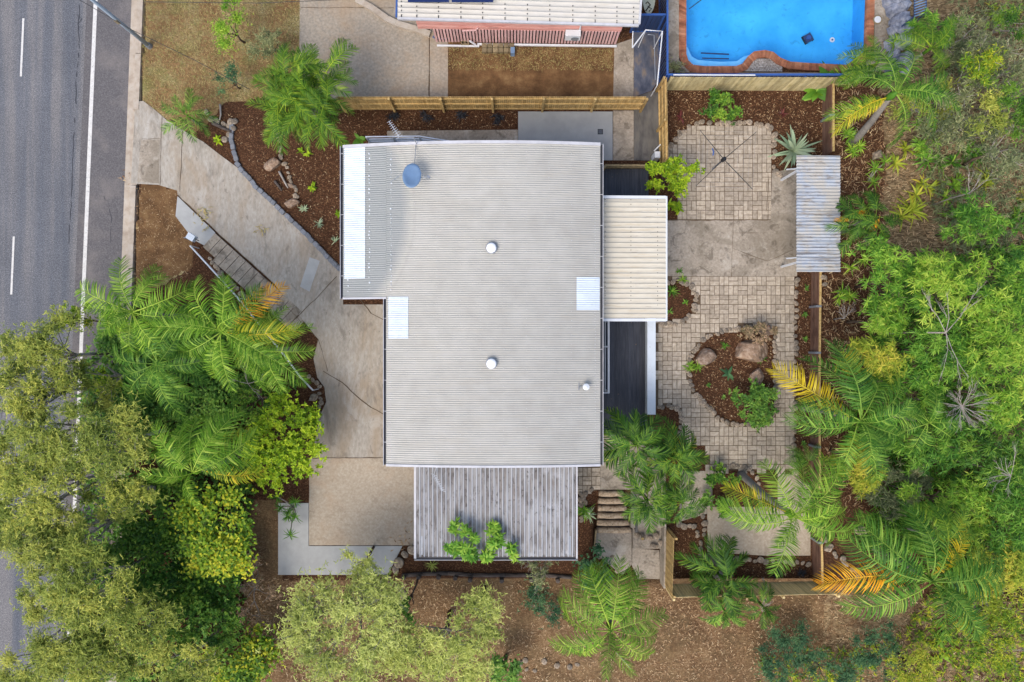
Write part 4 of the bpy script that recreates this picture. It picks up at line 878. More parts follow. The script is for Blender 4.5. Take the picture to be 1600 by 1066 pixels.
def rockwall():
    me_pts = []; t_ = thing('rock_wall', 'blue grey stacked rock wall right of the pool', 'rock wall', P(1405,40,0)); 
    for k in range(46):
        px_, py_ = 1393+rnd.random()*28, -10+rnd.random()*125; z = .3+.7*(px_-1393)/28
        mb = MB(); c_ = P(px_, py_, z); r = U(.2,.42); n = 7; pts = []
        vs = [(c_.x+r*U(.8,1.1)*math.cos(a), c_.y+r*U(.8,1.1)*math.sin(a), c_.z-.35) for a in (2*math.pi*i/n for i in range(n))]; vs2 = [(c_.x+(x-c_.x)*.72+U(-.03,.03), c_.y+(y-c_.y)*.72, c_.z+U(0,.1)) for x, y, _ in vs]
        mb.add(vs+vs2+[(c_.x,c_.y,c_.z+.14)], [(i,(i+1)%n,n+(i+1)%n,n+i) for i in range(n)]+[(n+i,n+(i+1)%n,2*n) for i in range(n)], rnd.random()); mb.build('rock', MT['rockwall'], t_)
rockwall()
t_ = thing('slatted_screen', 'blue slatted screen panel beside the rock wall top', 'screen', P(1437,10,1.4)); 
for i in range(9):
    a, b = P(1429, -8+i*4.2, 1.9), P(1447, -14+i*4.2, 1.9); MB().beam(a, b, .05, .03).build('slat', MT['dish'], t_)
MB().beam(P(1429,-12,1.86), P(1429,30,1.86), .06, .04).build('frame_side', MT['blue_dark'], t_); MB().beam(P(1447,-16,1.86), P(1447,24,1.86), .06, .04).build('frame_side', MT['blue_dark'], t_)
for q in ((1429,26),(1447,20)): c_ = P(*q, 1.86); MB().box((c_.x,c_.y,1.2), (.07,.07,1.3)).build('post', MT['blue_dark'], t_)
# small fittings
q = P(938,206,.06); u = thing('drain_grate', 'small black square drain grate in the grey slab', 'drain', q); MB().box(q+Vector((0,0,.004)), (.26,.26,.012)).build('frame', MT['black'], u); mb = MB()
for i in range(5): mb.box(q+Vector((-.08+.04*i,0,.012)), (.012,.2,.008))
mb.build('bars', MT['steel'], u)
q = P(1024,246,.4); tag(MB().box((q.x,q.y,.45), (.26,.3,.9)).build('meter_box', MT['white'], None, origin=(q.x,q.y,0)), 'small white box beside the lime bush and pine fence', 'box')
q = P(1026,232,1.2); tag(MB().tube([P(1022,236,.9), P(1032,226,.9)], .03, 6).build('gate_latch', MT['white'], None, origin=P(1022,236,.9)), 'short white pipe fixed to the narrow pine fence', 'pipe')
def concrete_curb():
    pts = [(557,0),(580,12),(605,30),(622,38),(650,46),(672,54)]; mb = MB()
    for a, b in zip(pts[:-1], pts[1:]): mb.beam(P(*a,.1), P(*b,.1), .28, .2)
    tag(mb.build('garden_curb', MT['kerb'], None, origin=P(600,26,0)), 'curved rough concrete curb across the neighbour driveway', 'curb')
concrete_curb()
# ------------------------------------------------------------------ stones
def stone_mesh(seed, kind='round'):
    r = random.Random(seed); bm = __import__('bmesh').new()
    if kind == 'block':
        __import__('bmesh').ops.create_cube(bm, size=1)
        __import__('bmesh').ops.bevel(bm, geom=bm.edges[:], offset=.1, segments=2, affect='EDGES')
    else: __import__('bmesh').ops.create_icosphere(bm, subdivisions=2 if kind == 'round' else 3, radius=.5)
    o = Vector((r.random()*50, r.random()*50, 0))
    for v in bm.verts:
        k = noise.noise(v.co*(1.6 if kind == 'round' else 1.3)+o)*(.28 if kind == 'round' else .5 if kind == 'rock' else .1); v.co *= 1+k
        if kind == 'rock':
            for ax in range(4):
                nrm = Vector((math.sin(seed*3+ax*1.7), math.cos(seed*2+ax*1.7), .3+.3*math.sin(ax*2+seed))).normalized(); d = v.co.dot(nrm)
                if d > .34: v.co -= nrm*(d-.34)
        if v.co.z > .3: v.co.z = .3+(v.co.z-.3)*.4
    me = bpy.data.meshes.new('stone'); bm.to_mesh(me); bm.free()
    if kind == 'round': me.polygons.foreach_set('use_smooth', np.ones(len(me.polygons), bool))
    return me
SM = [stone_mesh(i) for i in range(6)]; BM_ = [stone_mesh(i, 'block') for i in range(4)]
for q in SM: q.materials.append(MT['stone'])
for q in BM_: q.materials.append(MT['cobble'])
def along(pts, step):
    out = []; carry = 0
    for a, b in zip(pts[:-1], pts[1:]):
        l = math.dist(a, b); s_ = carry
        while s_ < l: out.append((a[0]+(b[0]-a[0])*s_/l, a[1]+(b[1]-a[1])*s_/l, math.atan2(-(b[1]-a[1]), b[0]-a[0]))); s_ += step*U(.8, 1.2)
        carry = s_-l
    return out
TEN = ['', '', 'twenty', 'thirty', 'forty', 'fifty', 'sixty', 'seventy']
ORD = ['first','second','third','fourth','fifth','sixth','seventh','eighth','ninth','tenth','eleventh','twelfth','thirteenth','fourteenth','fifteenth','sixteenth','seventeenth','eighteenth','nineteenth']
def ordinal(n):
    if n < 20: return ORD[n-1]
    a, b = divmod(n, 10); return TEN[a][:-1]+'ieth' if b == 0 else TEN[a]+'-'+ORD[b-1]
def stones(pts, step, size, label, group, kind='round', name='border_stone', jit=1.5, z=None, flatz=.55):
    for k_, (x, y, a) in enumerate(along(pts, step)):
        p = PG(x+U(-jit, jit), y+U(-jit, jit)) if z is None else P(x+U(-jit,jit), y+U(-jit,jit), z); me = rnd.choice(BM_ if kind == 'block' else SM)
        o = bpy.data.objects.new(name, me); C.objects.link(o); s_ = size*U(.75, 1.25) if kind != 'block' else size
        o.location = (p.x, p.y, p.z+s_*.22); o.rotation_euler = (U(-.15,.15), U(-.15,.15), a+(U(-.1,.1) if kind == 'block' else U(0, 6)))
        o.scale = (s_*U(.95,1.25), s_*U(.75,1.0), s_*flatz) if kind != 'block' else (s_*1.12, s_*.86, s_*.75); tag(o, label.replace('#', ordinal(k_+1)) if '#' in label else label, 'stone', group)
stones([(363,196),(362,220),(372,258),(400,292),(440,329),(487,375),(530,420)], 9.4, .25, '# blue grey cobble from the rock heap along the driveway edging', 'cobbles along the driveway', 'block', 'cobble', .6)
stones(BED+[BED[0]], 8.2, .27, '# river stone round the teardrop bed, counterclockwise from its upper left tip', 'stones round the teardrop bed')
stones([(1044,442),(1060,438),(1078,446),(1088,463),(1085,484),(1072,500),(1052,506),(1030,505)], 8.6, .28, '# stone clockwise round the small bed beside the cream patio roof', 'stones round the small bed')
stones([(1028,636),(1046,633),(1062,641),(1065,664),(1058,684)], 7.6, .25, '# stone clockwise round the tiny bed beside the white low wall', 'stones round the tiny bed')
stones([(1042,245),(1048,230),(1060,213),(1078,197),(1100,192),(1130,193),(1165,193),(1203,197),(1210,215),(1208,255)], 9.5, .29, '# stone from the left in the edging above the clothesline paving', 'stones above the clothesline paving')
stones([(1245,437),(1243,480),(1242,560),(1241,640),(1240,725),(1246,758)], 10.5, .28, '# stone from the shelter down the narrow mulch strip edging', 'stones beside the mulch strip')
stones([(1112,732),(1140,727),(1165,730),(1180,742),(1186,760),(1186,785)], 9, .29, '# stone from the left round the foot of the leaning palm', 'stones round the leaning palm bed')
stones([(1060,820),(1084,822),(1092,840),(1096,868),(1110,872),(1150,874),(1200,876),(1264,880)], 9, .28, '# pale stone from the upper left along the lower bed edging', 'stones round the lower bed')
stones([(645,858),(632,866),(620,884),(614,900)], 13, .45, '# large flat pale rock down the driveway corner by the carport', 'rocks at the driveway corner')
stones([(600,900),(618,914),(632,926),(640,940)], 8, .28, 'small rock tumbling downhill from the driveway corner', 'rocks below the driveway corner', jit=6)
stones([(935,872),(952,868),(962,880),(964,896)], 9, .28, 'small tan rock edging the bed beside the stair landing', 'rocks beside the stair landing')
stones([(905,770),(915,790),(908,815),(912,770),(926,768)], 11, .27, 'rough rock between the carport roof and the log steps', 'rocks beside the log steps', jit=3)
stones([(325,180),(340,192),(352,200),(365,190),(360,210),(350,222)], 8, .3, 'pale rough rock in the heap at the top of the driveway bed', 'rocks at the top of the driveway bed', jit=4)
stones([(428,190),(434,215),(440,245),(450,270),(458,290),(464,312)], 6.5, .22, '# small stone down the line of stones through the driveway mulch bed', 'stones through the mulch bed', jit=3)
stones([(330,405),(350,432),(372,452),(392,470)], 7, .28, 'dark rough stone lining the entry steps below the handrail', 'stones beside the entry steps', jit=2)
stones([(484,588),(497,603),(503,622),(500,645),(494,670)], 8, .24, 'brown stone edging the planting beside the driveway bend', 'stones at the driveway bend', jit=2)
stones([(1292,843),(1300,865),(1318,880),(1332,893),(1344,900)], 7.5, .27, 'loose tan rock on the mulch slope right of the lower retaining wall', 'rocks on the mulch slope', jit=4)
stones([(1278,436),(1290,432),(1286,445)], 8, .3, 'tan rock heaped under the south end of the shelter roof', 'rocks under the shelter end')
stones([(1208,262),(1218,275),(1212,268)], 7, .26, 'grey rock beside the silver agave', 'rocks beside the agave')
stones([(905,1045),(835,1040),(815,1052),(808,1030),(840,1060)], 17, .26, 'loose pale rock on the bare slope near the bottom edge', 'rocks on the bare slope', jit=9)
def boulder(px, py, s, label, mt='rock', sc=(1,.8,.6), rz=0):
    p = PG(px, py); me = stone_mesh(int(px*7+py), 'rock'); me.materials.append(MT[mt]); o = bpy.data.objects.new('boulder', me); C.objects.link(o)
    o.location = (p.x, p.y, p.z+s*sc[2]*.25); o.scale = (s*sc[0], s*sc[1], s*sc[2]); o.rotation_euler = (0,0,rz); tag(o, label, 'boulder')
boulder(1171,549,1.75,'largest tan boulder in the teardrop bed', sc=(1,.75,.5), rz=-.4); boulder(1102,559,1.15,'flat pinkish boulder at the left side of the teardrop bed', sc=(1,.8,.5)); boulder(1182,588,.95,'grey pink boulder just above the round green bush', sc=(.8,1,.5)); boulder(1195,518,.8,'boulder under the pink grey shrub at the top of the teardrop bed')
boulder(427,258,.8,'smooth pale orange boulder in the driveway mulch bed'); boulder(457,318,.75,'flat tan boulder beside the silver agaves', sc=(1.1,.6,.5)); boulder(455,290,.35,'small orange rock above the flat tan boulder'); boulder(1345,828,.75,'grey boulder on the mulch right of the leaning palm', 'stone'); boulder(1293,857,.5,'pale grey upright boulder next to the lower retaining wall','stone'); boulder(490,622,.5,'grey round rock near the lower end of the handrail','stone')
boulder(1370,243,.6,'dark grey boulder on the bush slope right of the shelter','stone'); boulder(1483,219,.5,'grey boulder under the grey shrubs top right','stone')
def timber(pts, r, label, m='greybark'):
    p = [PG(x, y, .12) for x, y in pts]; tag(MB().tube(p, [r*(1-.4*i/(len(p)-1)) for i in range(len(p))], 7).build('driftwood', MT[m], None, True, p[0]), label, 'log')
timber([(332,192),(348,200),(362,206)], .1, 'short weathered log in the rock heap', 'log'); timber([(344,163),(345,180),(343,188)], .05, 'thin weathered branch standing above the rock heap')
timber([(429,283),(436,292),(440,298)], .07, 'short grey log in the driveway mulch bed','log'); timber([(436,268),(445,285),(450,294)], .06, 'grey split timber beside the orange rock')
timber([(963,1020),(975,1033),(985,1045)], .03, 'thin fallen stick on the bare slope'); timber([(620,905),(633,905)], .06, 'short pale timber offcut on the rocks below the driveway','timber')
# ------------------------------------------------------------------ leaves
def leaves(Cn, n, Lg, Wd, el, droop, tb=None, segs=2, az0=None, tv=.22, shape=None):
    """n leaves round every centre; returns vertices, quads, tint"""
    Cn = np.repeat(np.asarray(Cn, float), n, 0); N_ = len(Cn); az = rng.uniform(0, 2*np.pi, N_) if az0 is None else az0
    e = rng.uniform(el[0], el[1], N_); l = Lg*rng.uniform(.65, 1.2, N_); w = Wd*rng.uniform(.75, 1.2, N_)/2
    d = np.stack([np.cos(az)*np.cos(e), np.sin(az)*np.cos(e), np.sin(e)], 1); s_ = np.stack([-np.sin(az), np.cos(az), np.zeros(N_)], 1)
    roll = rng.uniform(-.6, .6, N_)[:, None]; s_ = s_*np.cos(roll) + np.cross(d, s_)*np.sin(roll)
    rows = []
    for k in range(segs+1):
        t = k/segs; wf = (shape[k] if shape is not None else (.25 if k == 0 else 1 if k < segs else .05)); c = Cn + d*(l*t)[:, None]; c[:, 2] -= droop*l*t*t
        rows += [c - s_*(w*wf)[:, None], c + s_*(w*wf)[:, None]]
    V = np.stack(rows, 1); m = 2*(segs+1); idx = (np.arange(N_)*m)[:, None]
    F = np.concatenate([idx+np.array([2*k, 2*k+1, 2*k+3, 2*k+2]) for k in range(segs)], 0)
    tb_ = np.repeat(np.asarray(tb) if tb is not None else np.full(N_//n, .5), n); tt = np.clip(tb_+rng.normal(0, tv, N_), 0, 1)
    return V.reshape(-1, 3), F, np.repeat(tt, m)
def merge(parts):
    vs, fs, ts = [], [], []; b = 0
    for v, f, t in parts: vs.append(v); fs.append(f+b); ts.append(t); b += len(v)
    return np.concatenate(vs), np.concatenate(fs), np.concatenate(ts)
KIND = {  # density per m2, leaves per centre, length, width, elevation, droop, clump radius, clumps per m2, trim
 'wattle': (190, 4, .19, .036, (-.4, 1.0), .3, .42, .95), 'bamboo': (26, 11, .30, .042, (-.3, .8), .45, .38, 1.3), 'round': (330, 1, .15, .11, (-.4, .5), .1, .38, 1.5),
 'bush': (70, 7, .17, .07, (-.1, .9), .2, .30, 2.2), 'fine': (230, 3, .11, .03, (-.3, 1.0), .2, .35, 1.6), 'lobed': (32, 12, .30, .085, (-.2, .6), .3, .22, 2.0), 'sparse': (60, 4, .18, .04, (-.4, 1.), .3, .4, 1.0)}
def tree(label, cat, px, py, rx, ry, top, kind, mt, name='tree', group=None, dens=1, vr=None, trunk=.09, tw='bark', clump=1, seed=None, lobes=.2, twv=1, under=.35):
    global rng
    rng = np.random.default_rng(int(px*13+py*7) if seed is None else seed); K = KIND[kind]
    g0 = PG(px, py); top = top+g0.z; zc = top; sc = (H-zc)/S; Rx, Ry = rx*sc, ry*sc; rv = vr if vr else min(.62*min(Rx, Ry), (top-g0.z)*.7); cen = P(px, py, top-rv*.5); zb = top-rv
    base = Vector((cen.x, cen.y, float(G(cen.x, cen.y)))); t_ = thing(name, label, cat, base, group)
    area = math.pi*Rx*Ry; nc = max(7, int(area*K[7]*clump*2.1)); ph = rng.uniform(0, 6.3, 4)
    u = np.sqrt(rng.uniform(.0, 1, nc)); a = rng.uniform(0, 2*np.pi, nc); out = 1+lobes*np.sin(2*a+ph[0])*.5+lobes*np.sin(3*a+ph[1])*.6+lobes*.5*np.sin(5*a+ph[2])
    rr = u*out*.93; hz = np.sqrt(np.clip(1-(u*.96)**2, 0, 1))*(1-under*rng.uniform(0, 1, nc)**1.5)+rng.normal(0, .06, nc)
    cc = np.stack([cen.x+Rx*rr*np.cos(a), cen.y+Ry*rr*np.sin(a), zb+rv*hz], 1); cr = 1.12*K[6]*rng.uniform(.7, 1.35, nc)*min(1.6, max(.6, (area/12)**.25)); ct = np.clip(rng.normal(.5, .2, nc), .1, .9)
    npt = int(area*K[0]*dens*1.55); w = cr**2; pick = rng.choice(nc, npt, p=w/w.sum()); q = rng.normal(0, 1, (npt, 3)); q /= np.linalg.norm(q, axis=1)[:, None]; q *= np.minimum(np.abs(rng.normal(0, .72, npt)), 1.9)[:, None]
    pts = cc[pick]+q*cr[pick][:, None]*np.array([1.15, 1.15, .62]); tb = ct[pick]
    v, f, tt = leaves(pts, K[1], K[2], K[3], K[4], K[5], tb, segs=2 if K[2] > .16 else 1, shape=None if K[2] > .16 else (1, .35))
    link('crown', npmesh('crown', v-np.array(base), f, tt), MT[mt], t_)
    mb = MB(); r0 = trunk; fork = Vector((base.x+U(-.1,.1), base.y+U(-.1,.1), base.z+max(.15, (zb-base.z)*.55)))
    mb.tube([base-Vector((0,0,.1)), (base+fork)/2+Vector((U(-.08,.08),U(-.08,.08),0)), fork], [r0*1.2, r0, r0*.85], 8); mb.build('trunk', MT[tw], t_, True)
    mb = MB(); sel = range(nc) if nc < 70 else rng.choice(nc, 70, replace=False)
    hub = [fork+Vector((math.cos(k*1.26+ph[3])*Rx*.3, math.sin(k*1.26+ph[3])*Ry*.3, (zb-fork.z)*.6+rv*.15)) for k in range(5)]
    for h_ in hub: mb.tube([fork, (fork+h_)/2+Vector((0,0,.1)), h_], [r0*.7, r0*.5, r0*.4], 5)
    for i in sel:
        e = Vector(cc[i]); h_ = min(hub, key=lambda b: (b-e).length); m_ = (h_+e)/2+Vector((U(-.15,.15), U(-.15,.15), -.05)); mb.tube([h_, m_, e], [r0*.32, r0*.22, r0*.12], 4, cap=False)
        for _ in range(int(2*twv)+1):
            d = Vector((U(-1,1), U(-1,1), U(.1,.8))).normalized()*float(cr[i])*1.25; b0 = m_.lerp(e, U(.3, 1)); mb.tube([b0, b0+d*.55+Vector((0,0,.03)), b0+d], [.012, .009, .005], 3, cap=False)
    mb.build('branches', MT['greybark' if tw == 'bark' and kind in ('wattle','sparse') else tw], t_)
    return t_
# fronds --------------------------------------------------------------
def frond_mesh(name, M=40, ll=.27, w=.011, arch=.55, droop=.9, fwd=(1.25, .55), vee=.35, ldroop=.45, seed=0, start=.16, prof=1.0):
    r = np.random.default_rng(seed); T = np.linspace(0, 1, 15); side = r.normal(0, .02)
    cx = lambda t: t*(1-.10*t*t); cz = lambda t: arch*t-droop*t*t*.75; cy = lambda t: side*t*t*3
    mb = MB(); mb.tube([(cx(t), cy(t), cz(t)) for t in T], [.012*(1-.85*t) for t in T], 4, .9)
    V = [np.array(mb.v)]; F = []; TT = [np.full(len(mb.v), .95)]; quads = [q for q in mb.f if len(q) == 4]; F.append(np.array(quads)); b = len(mb.v)
    t = np.linspace(start, .995, M); vs, fs, ts = [], [], []
    for s_ in (-1, 1):
        for k, u in enumerate(t+r.normal(0, .004, M)):
            f = (u-start)/(1-start); l = ll*(min(1, .45+f*2.2)*(1 if f < .55 else 1-.62*((f-.55)/.45)**1.4))*r.uniform(.86, 1.1)*prof
            ang = fwd[0]+(fwd[1]-fwd[0])*f + r.normal(0, .09); p = np.array([cx(u), cy(u), cz(u)]); tz = arch-1.5*droop*u
            d = np.array([math.cos(ang), s_*math.sin(ang), vee+r.normal(0, .12)+tz*.5*math.cos(ang)]); d /= np.linalg.norm(d); pr = np.array([1, 0, tz]); pr /= np.linalg.norm(pr)
            for j, (a_, wf) in enumerate(((0, .6), (.35, 1.0), (.7, .8), (1, .08))):
                c = p+d*l*a_; c = c-np.array([0, 0, ldroop*l*a_*a_]); vs += [c-pr*w*wf/2*1.4, c+pr*w*wf/2*1.4]
            n0 = b+len(vs)-8; fs += [[n0+2*j, n0+2*j+1, n0+2*j+3, n0+2*j+2] for j in range(3)]; ts += [float(np.clip(r.normal(.45, .27), 0, 1))]*8
    V.append(np.array(vs)); F.append(np.array(fs)); TT.append(np.array(ts))
    return npmesh(name, np.concatenate(V), np.concatenate(F), np.concatenate(TT))
FR = {'queen': [frond_mesh('frond', 48, .255, .0095, .6, 1.08, fwd=(1.42,.72), seed=i, vee=.35+.1*(i % 3), ldroop=.65) for i in range(5)],
      'cane': [frond_mesh('frond', 34, .30, .015, .8, 1.15, seed=20+i, fwd=(1.1,.5), vee=.5, ldroop=.5) for i in range(5)],
      'feather': [frond_mesh('frond', 27, .30, .026, .6, 1.15, seed=40+i, fwd=(1.0,.45), vee=.3, ldroop=.5) for i in range(5)],
      'fish': [frond_mesh('frond', 26, .34, .022, .7, 1.1, seed=60+i, fwd=(.95,.4), vee=.3, ldroop=.6, start=.3) for i in range(5)]}
FCACHE = {}
def fmesh(style, i, mt):
    k = (style, i, mt)
    if k not in FCACHE: me = FR[style][i].copy(); me.materials.clear(); me.materials.append(MT[mt]); FCACHE[k] = me
    return FCACHE[k]
def palm(label, px, py, z, rpx, n, style='queen', mt='lf_queen', special=(), only=None, name='palm_tree', group=None, trunk=.14, tilt=(-.3,.75), base=None, spear=2, seed=None, jit=.25, lean=None, clump=1, frange=(.8,1.1)):
    """crown centre seen at px,py, z metres above the ground; fronds rpx long in the picture; special = [(azimuth degrees, material, length factor)]"""
    r = random.Random(int(px*3+py) if seed is None else seed)
    g0 = PG(px, py); c = P(px, py, g0.z+z); b = Vector(base) if base else Vector((c.x, c.y, float(G(c.x, c.y)))); t_ = thing(name, label, 'palm', b, group); Lw = rpx*(H-c.z)/S*1.0
    m_ = b.lerp(c, .5)+Vector((U(-.1,.1), U(-.1,.1), 0)); mb = MB()
    for q in range(clump):
        o = Vector((U(-.35,.35), U(-.35,.35), 0)) if clump > 1 else Vector((0,0,0)); mb.tube([b+o-Vector((0,0,.15)), b+o*.8+Vector((0,0,.3)), m_+o*.6, c+o*.3-Vector((0,0,.45))], [trunk*1.5, trunk*1.1, trunk*.9, trunk*.8], 10)
    mb.build('trunk', MT['trunk'], t_, True)
    MB().tube([c-Vector((0,0,.75)), c-Vector((0,0,.3)), c+Vector((0,0,.1))], [trunk*.8, trunk*1.05, trunk*.3], 10).build('crownshaft', MT[mt], t_, True)
    azs = only if only else [i*360/n*1.0+r.uniform(-1,1)*360/n*jit for i in range(n)]
    layer = 0
    L_ = [(az, mt, r.uniform(*frange), None) for az in azs] + [(q[0], q[1], q[2], None) for q in special] + [(r.uniform(0, 360), mt, .5, -1.0) for _ in range(spear)]
    for i, (az, m2, k, pt) in enumerate(L_):
        me = fmesh(style, r.randrange(5), m2); o = bpy.data.objects.new('frond', me); C.objects.link(o); o.parent = t_
        pit = pt if pt is not None else r.uniform(*tilt)*(1 if i % 2 else .4)
        of = Vector((r.uniform(-.2,.2)*clump, r.uniform(-.18,.18)*clump, r.uniform(-.9,.4))) if clump > 1 else Vector((0,0,0))
        kk = Lw*k/max(.6, math.cos(abs(pit)*.8)); o.location = (c-b)+of+Vector((0,0,r.uniform(-.2,.1))); sp_ = len(only or azs) <= i < len(only or azs)+len(special); o.location.z -= .45 if sp_ else 0; o.rotation_euler = (r.uniform(-.5,.5), pit, R(az)); o.scale = (kk, kk*(.78 if sp_ else r.uniform(.8,1.05)), kk)
    return t_
def straps(label, cat, px, py, n, Lg, Wd, el, droop, mt, name='strappy_plant', group=None, cl=1, spread=.2, segs=4, shape=(.6,1,.9,.6,.05), z=.05, stem=0):
    global rng
    rng = np.random.default_rng(int(px*11+py*5)); p = PG(px, py); pts = np.array([[p.x+rng.normal(0, spread)*(cl > 1), p.y+rng.normal(0, spread)*(cl > 1), p.z+z+stem+rng.uniform(0,.1)] for _ in range(cl)])
    v, f, t = leaves(pts, n, Lg, Wd, el, droop, None, segs, shape=shape, tv=.2); t_ = thing(name, label, cat, p, group)
    link('leaves', npmesh('leaves', v-np.array(p), f, t), MT[mt], t_)
    if stem:
        mb = MB()
        for q in pts: mb.tube([(p.x,p.y,p.z-.05), ((p.x+q[0])/2,(p.y+q[1])/2+.05,p.z+stem*.5), tuple(q)], [.04,.03,.025], 6)
        mb.build('stem', MT['greybark'], t_)
    else: MB().tube([p-Vector((0,0,.1)), p+Vector((0,0,.12))], [.05*Lg+.02,.03*Lg+.015], 8).build('base', MT[mt], t_)
def twigs(label, px, py, r_px, n, h, name='bare_tree', m='greybark', spread=1.0, dirs=None, lens=1.0, th=.024):
    p = PG(px, py); c = P(px, py, p.z+h); b = Vector((c.x, c.y, p.z)); t_ = thing(name, label, 'bare tree', b); Rw = r_px*(H-c.z)/S; r = random.Random(int(px+py))
    MB().tube([b, b+Vector((.05,.05,h*.5)), c-Vector((0,0,.2))], [th*1.6, th*1.2, th], 7).build('trunk', MT[m], t_, True); mb = MB()
    def grow(a, d, l, rad, depth):
        e = a+d*l; mid = (a+e)/2+Vector((r.uniform(-.08,.08), r.uniform(-.08,.08), 0))*l; mb.tube([a, mid, e], [rad, rad*.8, rad*.6], 4, cap=False)
        if depth:
            for _ in range(3): q = (d+Vector((r.uniform(-.7,.7), r.uniform(-.7,.7), r.uniform(-.3,.4)))*.75).normalized(); grow(a.lerp(e, r.uniform(.45, 1)), q, l*r.uniform(.4,.65), rad*.55, depth-1)
    for i in range(n):
        az = R(dirs[i % len(dirs)]) if dirs else i*2*math.pi/n+r.uniform(-.3,.3); grow(c-Vector((0,0,.2)), Vector((math.cos(az), math.sin(az), .25*spread)).normalized(), Rw*.62*lens*r.uniform(.7,1.1), th*.6, 2)
    mb.build('branches', MT[m], t_)
def litter(name, poly, n, Lg, Wd, mt, dz=.03, el=(-.1,.3), lab=None):
    global rng
    rng = np.random.default_rng(n); xs = [q[0] for q in poly]; ys = [q[1] for q in poly]; px = rng.uniform(min(xs), max(xs), n); py = rng.uniform(min(ys), max(ys), n); k = inpoly(px, py, poly); px, py = px[k], py[k]
    X = (px-800)*H/S; Y = (533-py)*H/S; Z = G(X, Y); X = (px-800)*(H-Z)/S; Y = (533-py)*(H-Z)/S; Z = G(X, Y)+dz
    v, f, t = leaves(np.stack([X, Y, Z], 1), 1, Lg, Wd, el, .1, None, 1, shape=(.8,.3), tv=.3); o = stuff(link(name, npmesh(name, v, f, t), MT[mt])); return o
# ------------------------------------------------------------------ loose ground litter
litter('leaf_litter', [(1300,120),(1380,60),(1600,-20),(1620,1080),(1290,1080),(1290,925),(1400,930),(1350,800),(1290,790),(1285,440),(1320,430)], 16000, .2, .035, 'litter', .08, (-.1,.5))
litter('leaf_litter', [(395,905),(660,905),(1290,925),(1300,1080),(380,1080)], 9000, .13, .035, 'litter', .05)
litter('bark_chips', [(1285,140),(1340,140),(1345,420),(1380,560),(1285,760)], 900, .28, .035, 'litter', .04)
litter('bark_chips', [(330,180),(540,172),(808,172),(808,200),(604,204),(535,226),(533,410),(370,230)], 2600, .09, .03, 'litter', .02)
litter('bark_chips', [(1042,142),(1283,142),(1283,240),(1210,260),(1205,195),(1085,195),(1042,240)], 1500, .09, .03, 'litter', .02)
litter('bark_chips', BED, 900, .09, .03, 'litter', .02); litter('bark_chips', [(1244,436),(1264,436),(1264,740),(1244,740)], 400, .09, .03, 'litter', .02)
litter('bark_chips', [(1052,824),(1092,824),(1100,875),(1268,882),(1268,908),(1052,912)], 600, .08, .03, 'litter', .02)
litter('dry_grass', [(218,-20),(470,-20),(468,150),(350,158),(300,205),(226,160)], 15000, .14, .025, 'drygrass', .0, (.1,1.2))
litter('dry_grass', [(700,75),(960,75),(958,110),(700,110)], 2500, .12, .02, 'drygrass', .0, (.1,1.2))
litter('dry_grass', [(212,292),(296,302),(296,370),(300,430),(200,460)], 1500, .10, .02, 'litter', .0, (.1,.8))
# ------------------------------------------------------------------ small plants
for x, y, l in ((615,183,'leftmost of the four black strappy plants by the pine fence'), (664,183,'second black strappy plant from the left by the pine fence'), (720,184,'third black strappy plant from the left by the pine fence'), (778,187,'rightmost of the four black strappy plants by the pine fence')):
    straps(l, 'plant', x, y, 22, .32, .03, (.2,1.2), .6, 'lf_black', 'black_grass_plant', 'black plants by the pine fence', 4, .09)
for x, y, l in ((343,220,'bright lime plant beside the blue grey cobbles near the rock heap'), (476,243,'bright lime plant below the cane palms'), (490,293,'small lime plant in the middle of the driveway mulch bed'), (531,338,'small lime plant against the front roof edge')):
    straps(l, 'plant', x, y, 9, .26, .1, (.1,.9), .3, 'lf_lime', 'lime_plant', 'lime plants in the driveway bed', 2, .08)
for x, y, l in ((476,328,'silver agave right of the flat tan boulder'), (499,350,'silver agave in the middle of three by the front roof'), (524,378,'silver agave nearest the front roof edge')):
    straps(l, 'plant', x, y, 14, .34, .05, (.2,1.0), .2, 'lf_agave', 'small_agave', 'small silver agaves')
straps('large silver green agave beside the shelter and paving', 'plant', 1238, 238, 34, 1.35, .17, (.15,1.1), .25, 'lf_agave', 'large_agave')
straps('broad leaved green plant against the veranda rail', 'plant', 562, 218, 8, .5, .2, (.1,.8), .4, 'lf_mid', 'broad_leaf_plant')
straps('broad leaved banana like plant climbing over the pine fence corner', 'plant', 1284, 150, 12, 1.2, .40, (.2,1.0), .6, 'lf_bam', 'broad_leaf_plant', cl=3, spread=.35)
straps('dark red plant in the mulch left of the green shrub', 'plant', 1062, 184, 14, .4, .05, (.2,1.1), .4, 'lf_red', 'red_plant'); straps('dark red plant in the mulch right of the green shrub', 'plant', 1222, 179, 14, .4, .05, (.2,1.1), .4, 'lf_red', 'red_plant')
straps('hosta like plant at the foot of the lime bush', 'plant', 1050, 326, 12, .45, .13, (.2,1.0), .4, 'lf_lime', 'broad_leaf_plant', cl=3, spread=.2)
straps('spiky green plant at the left end of the small bed', 'plant', 1048, 456, 26, .5, .04, (.1,1.1), .5, 'lf_bam', 'spiky_plant'); straps('spiky green plant at the top of the small bed', 'plant', 1066, 437, 22, .38, .04, (.1,1.1), .4, 'lf_bamlime', 'spiky_plant'); straps('small spiky plant above the small bed by the concrete', 'plant', 1060, 424, 16, .3, .04, (.1,1.1), .4, 'lf_bam', 'spiky_plant')
straps('low green plant in the middle of the small bed', 'plant', 1070, 473, 12, .22, .06, (.1,.9), .3, 'lf_bam', 'small_plant'); straps('low green plant at the lower left of the small bed', 'plant', 1045, 487, 12, .26, .05, (.1,.9), .3, 'lf_dark', 'small_plant')
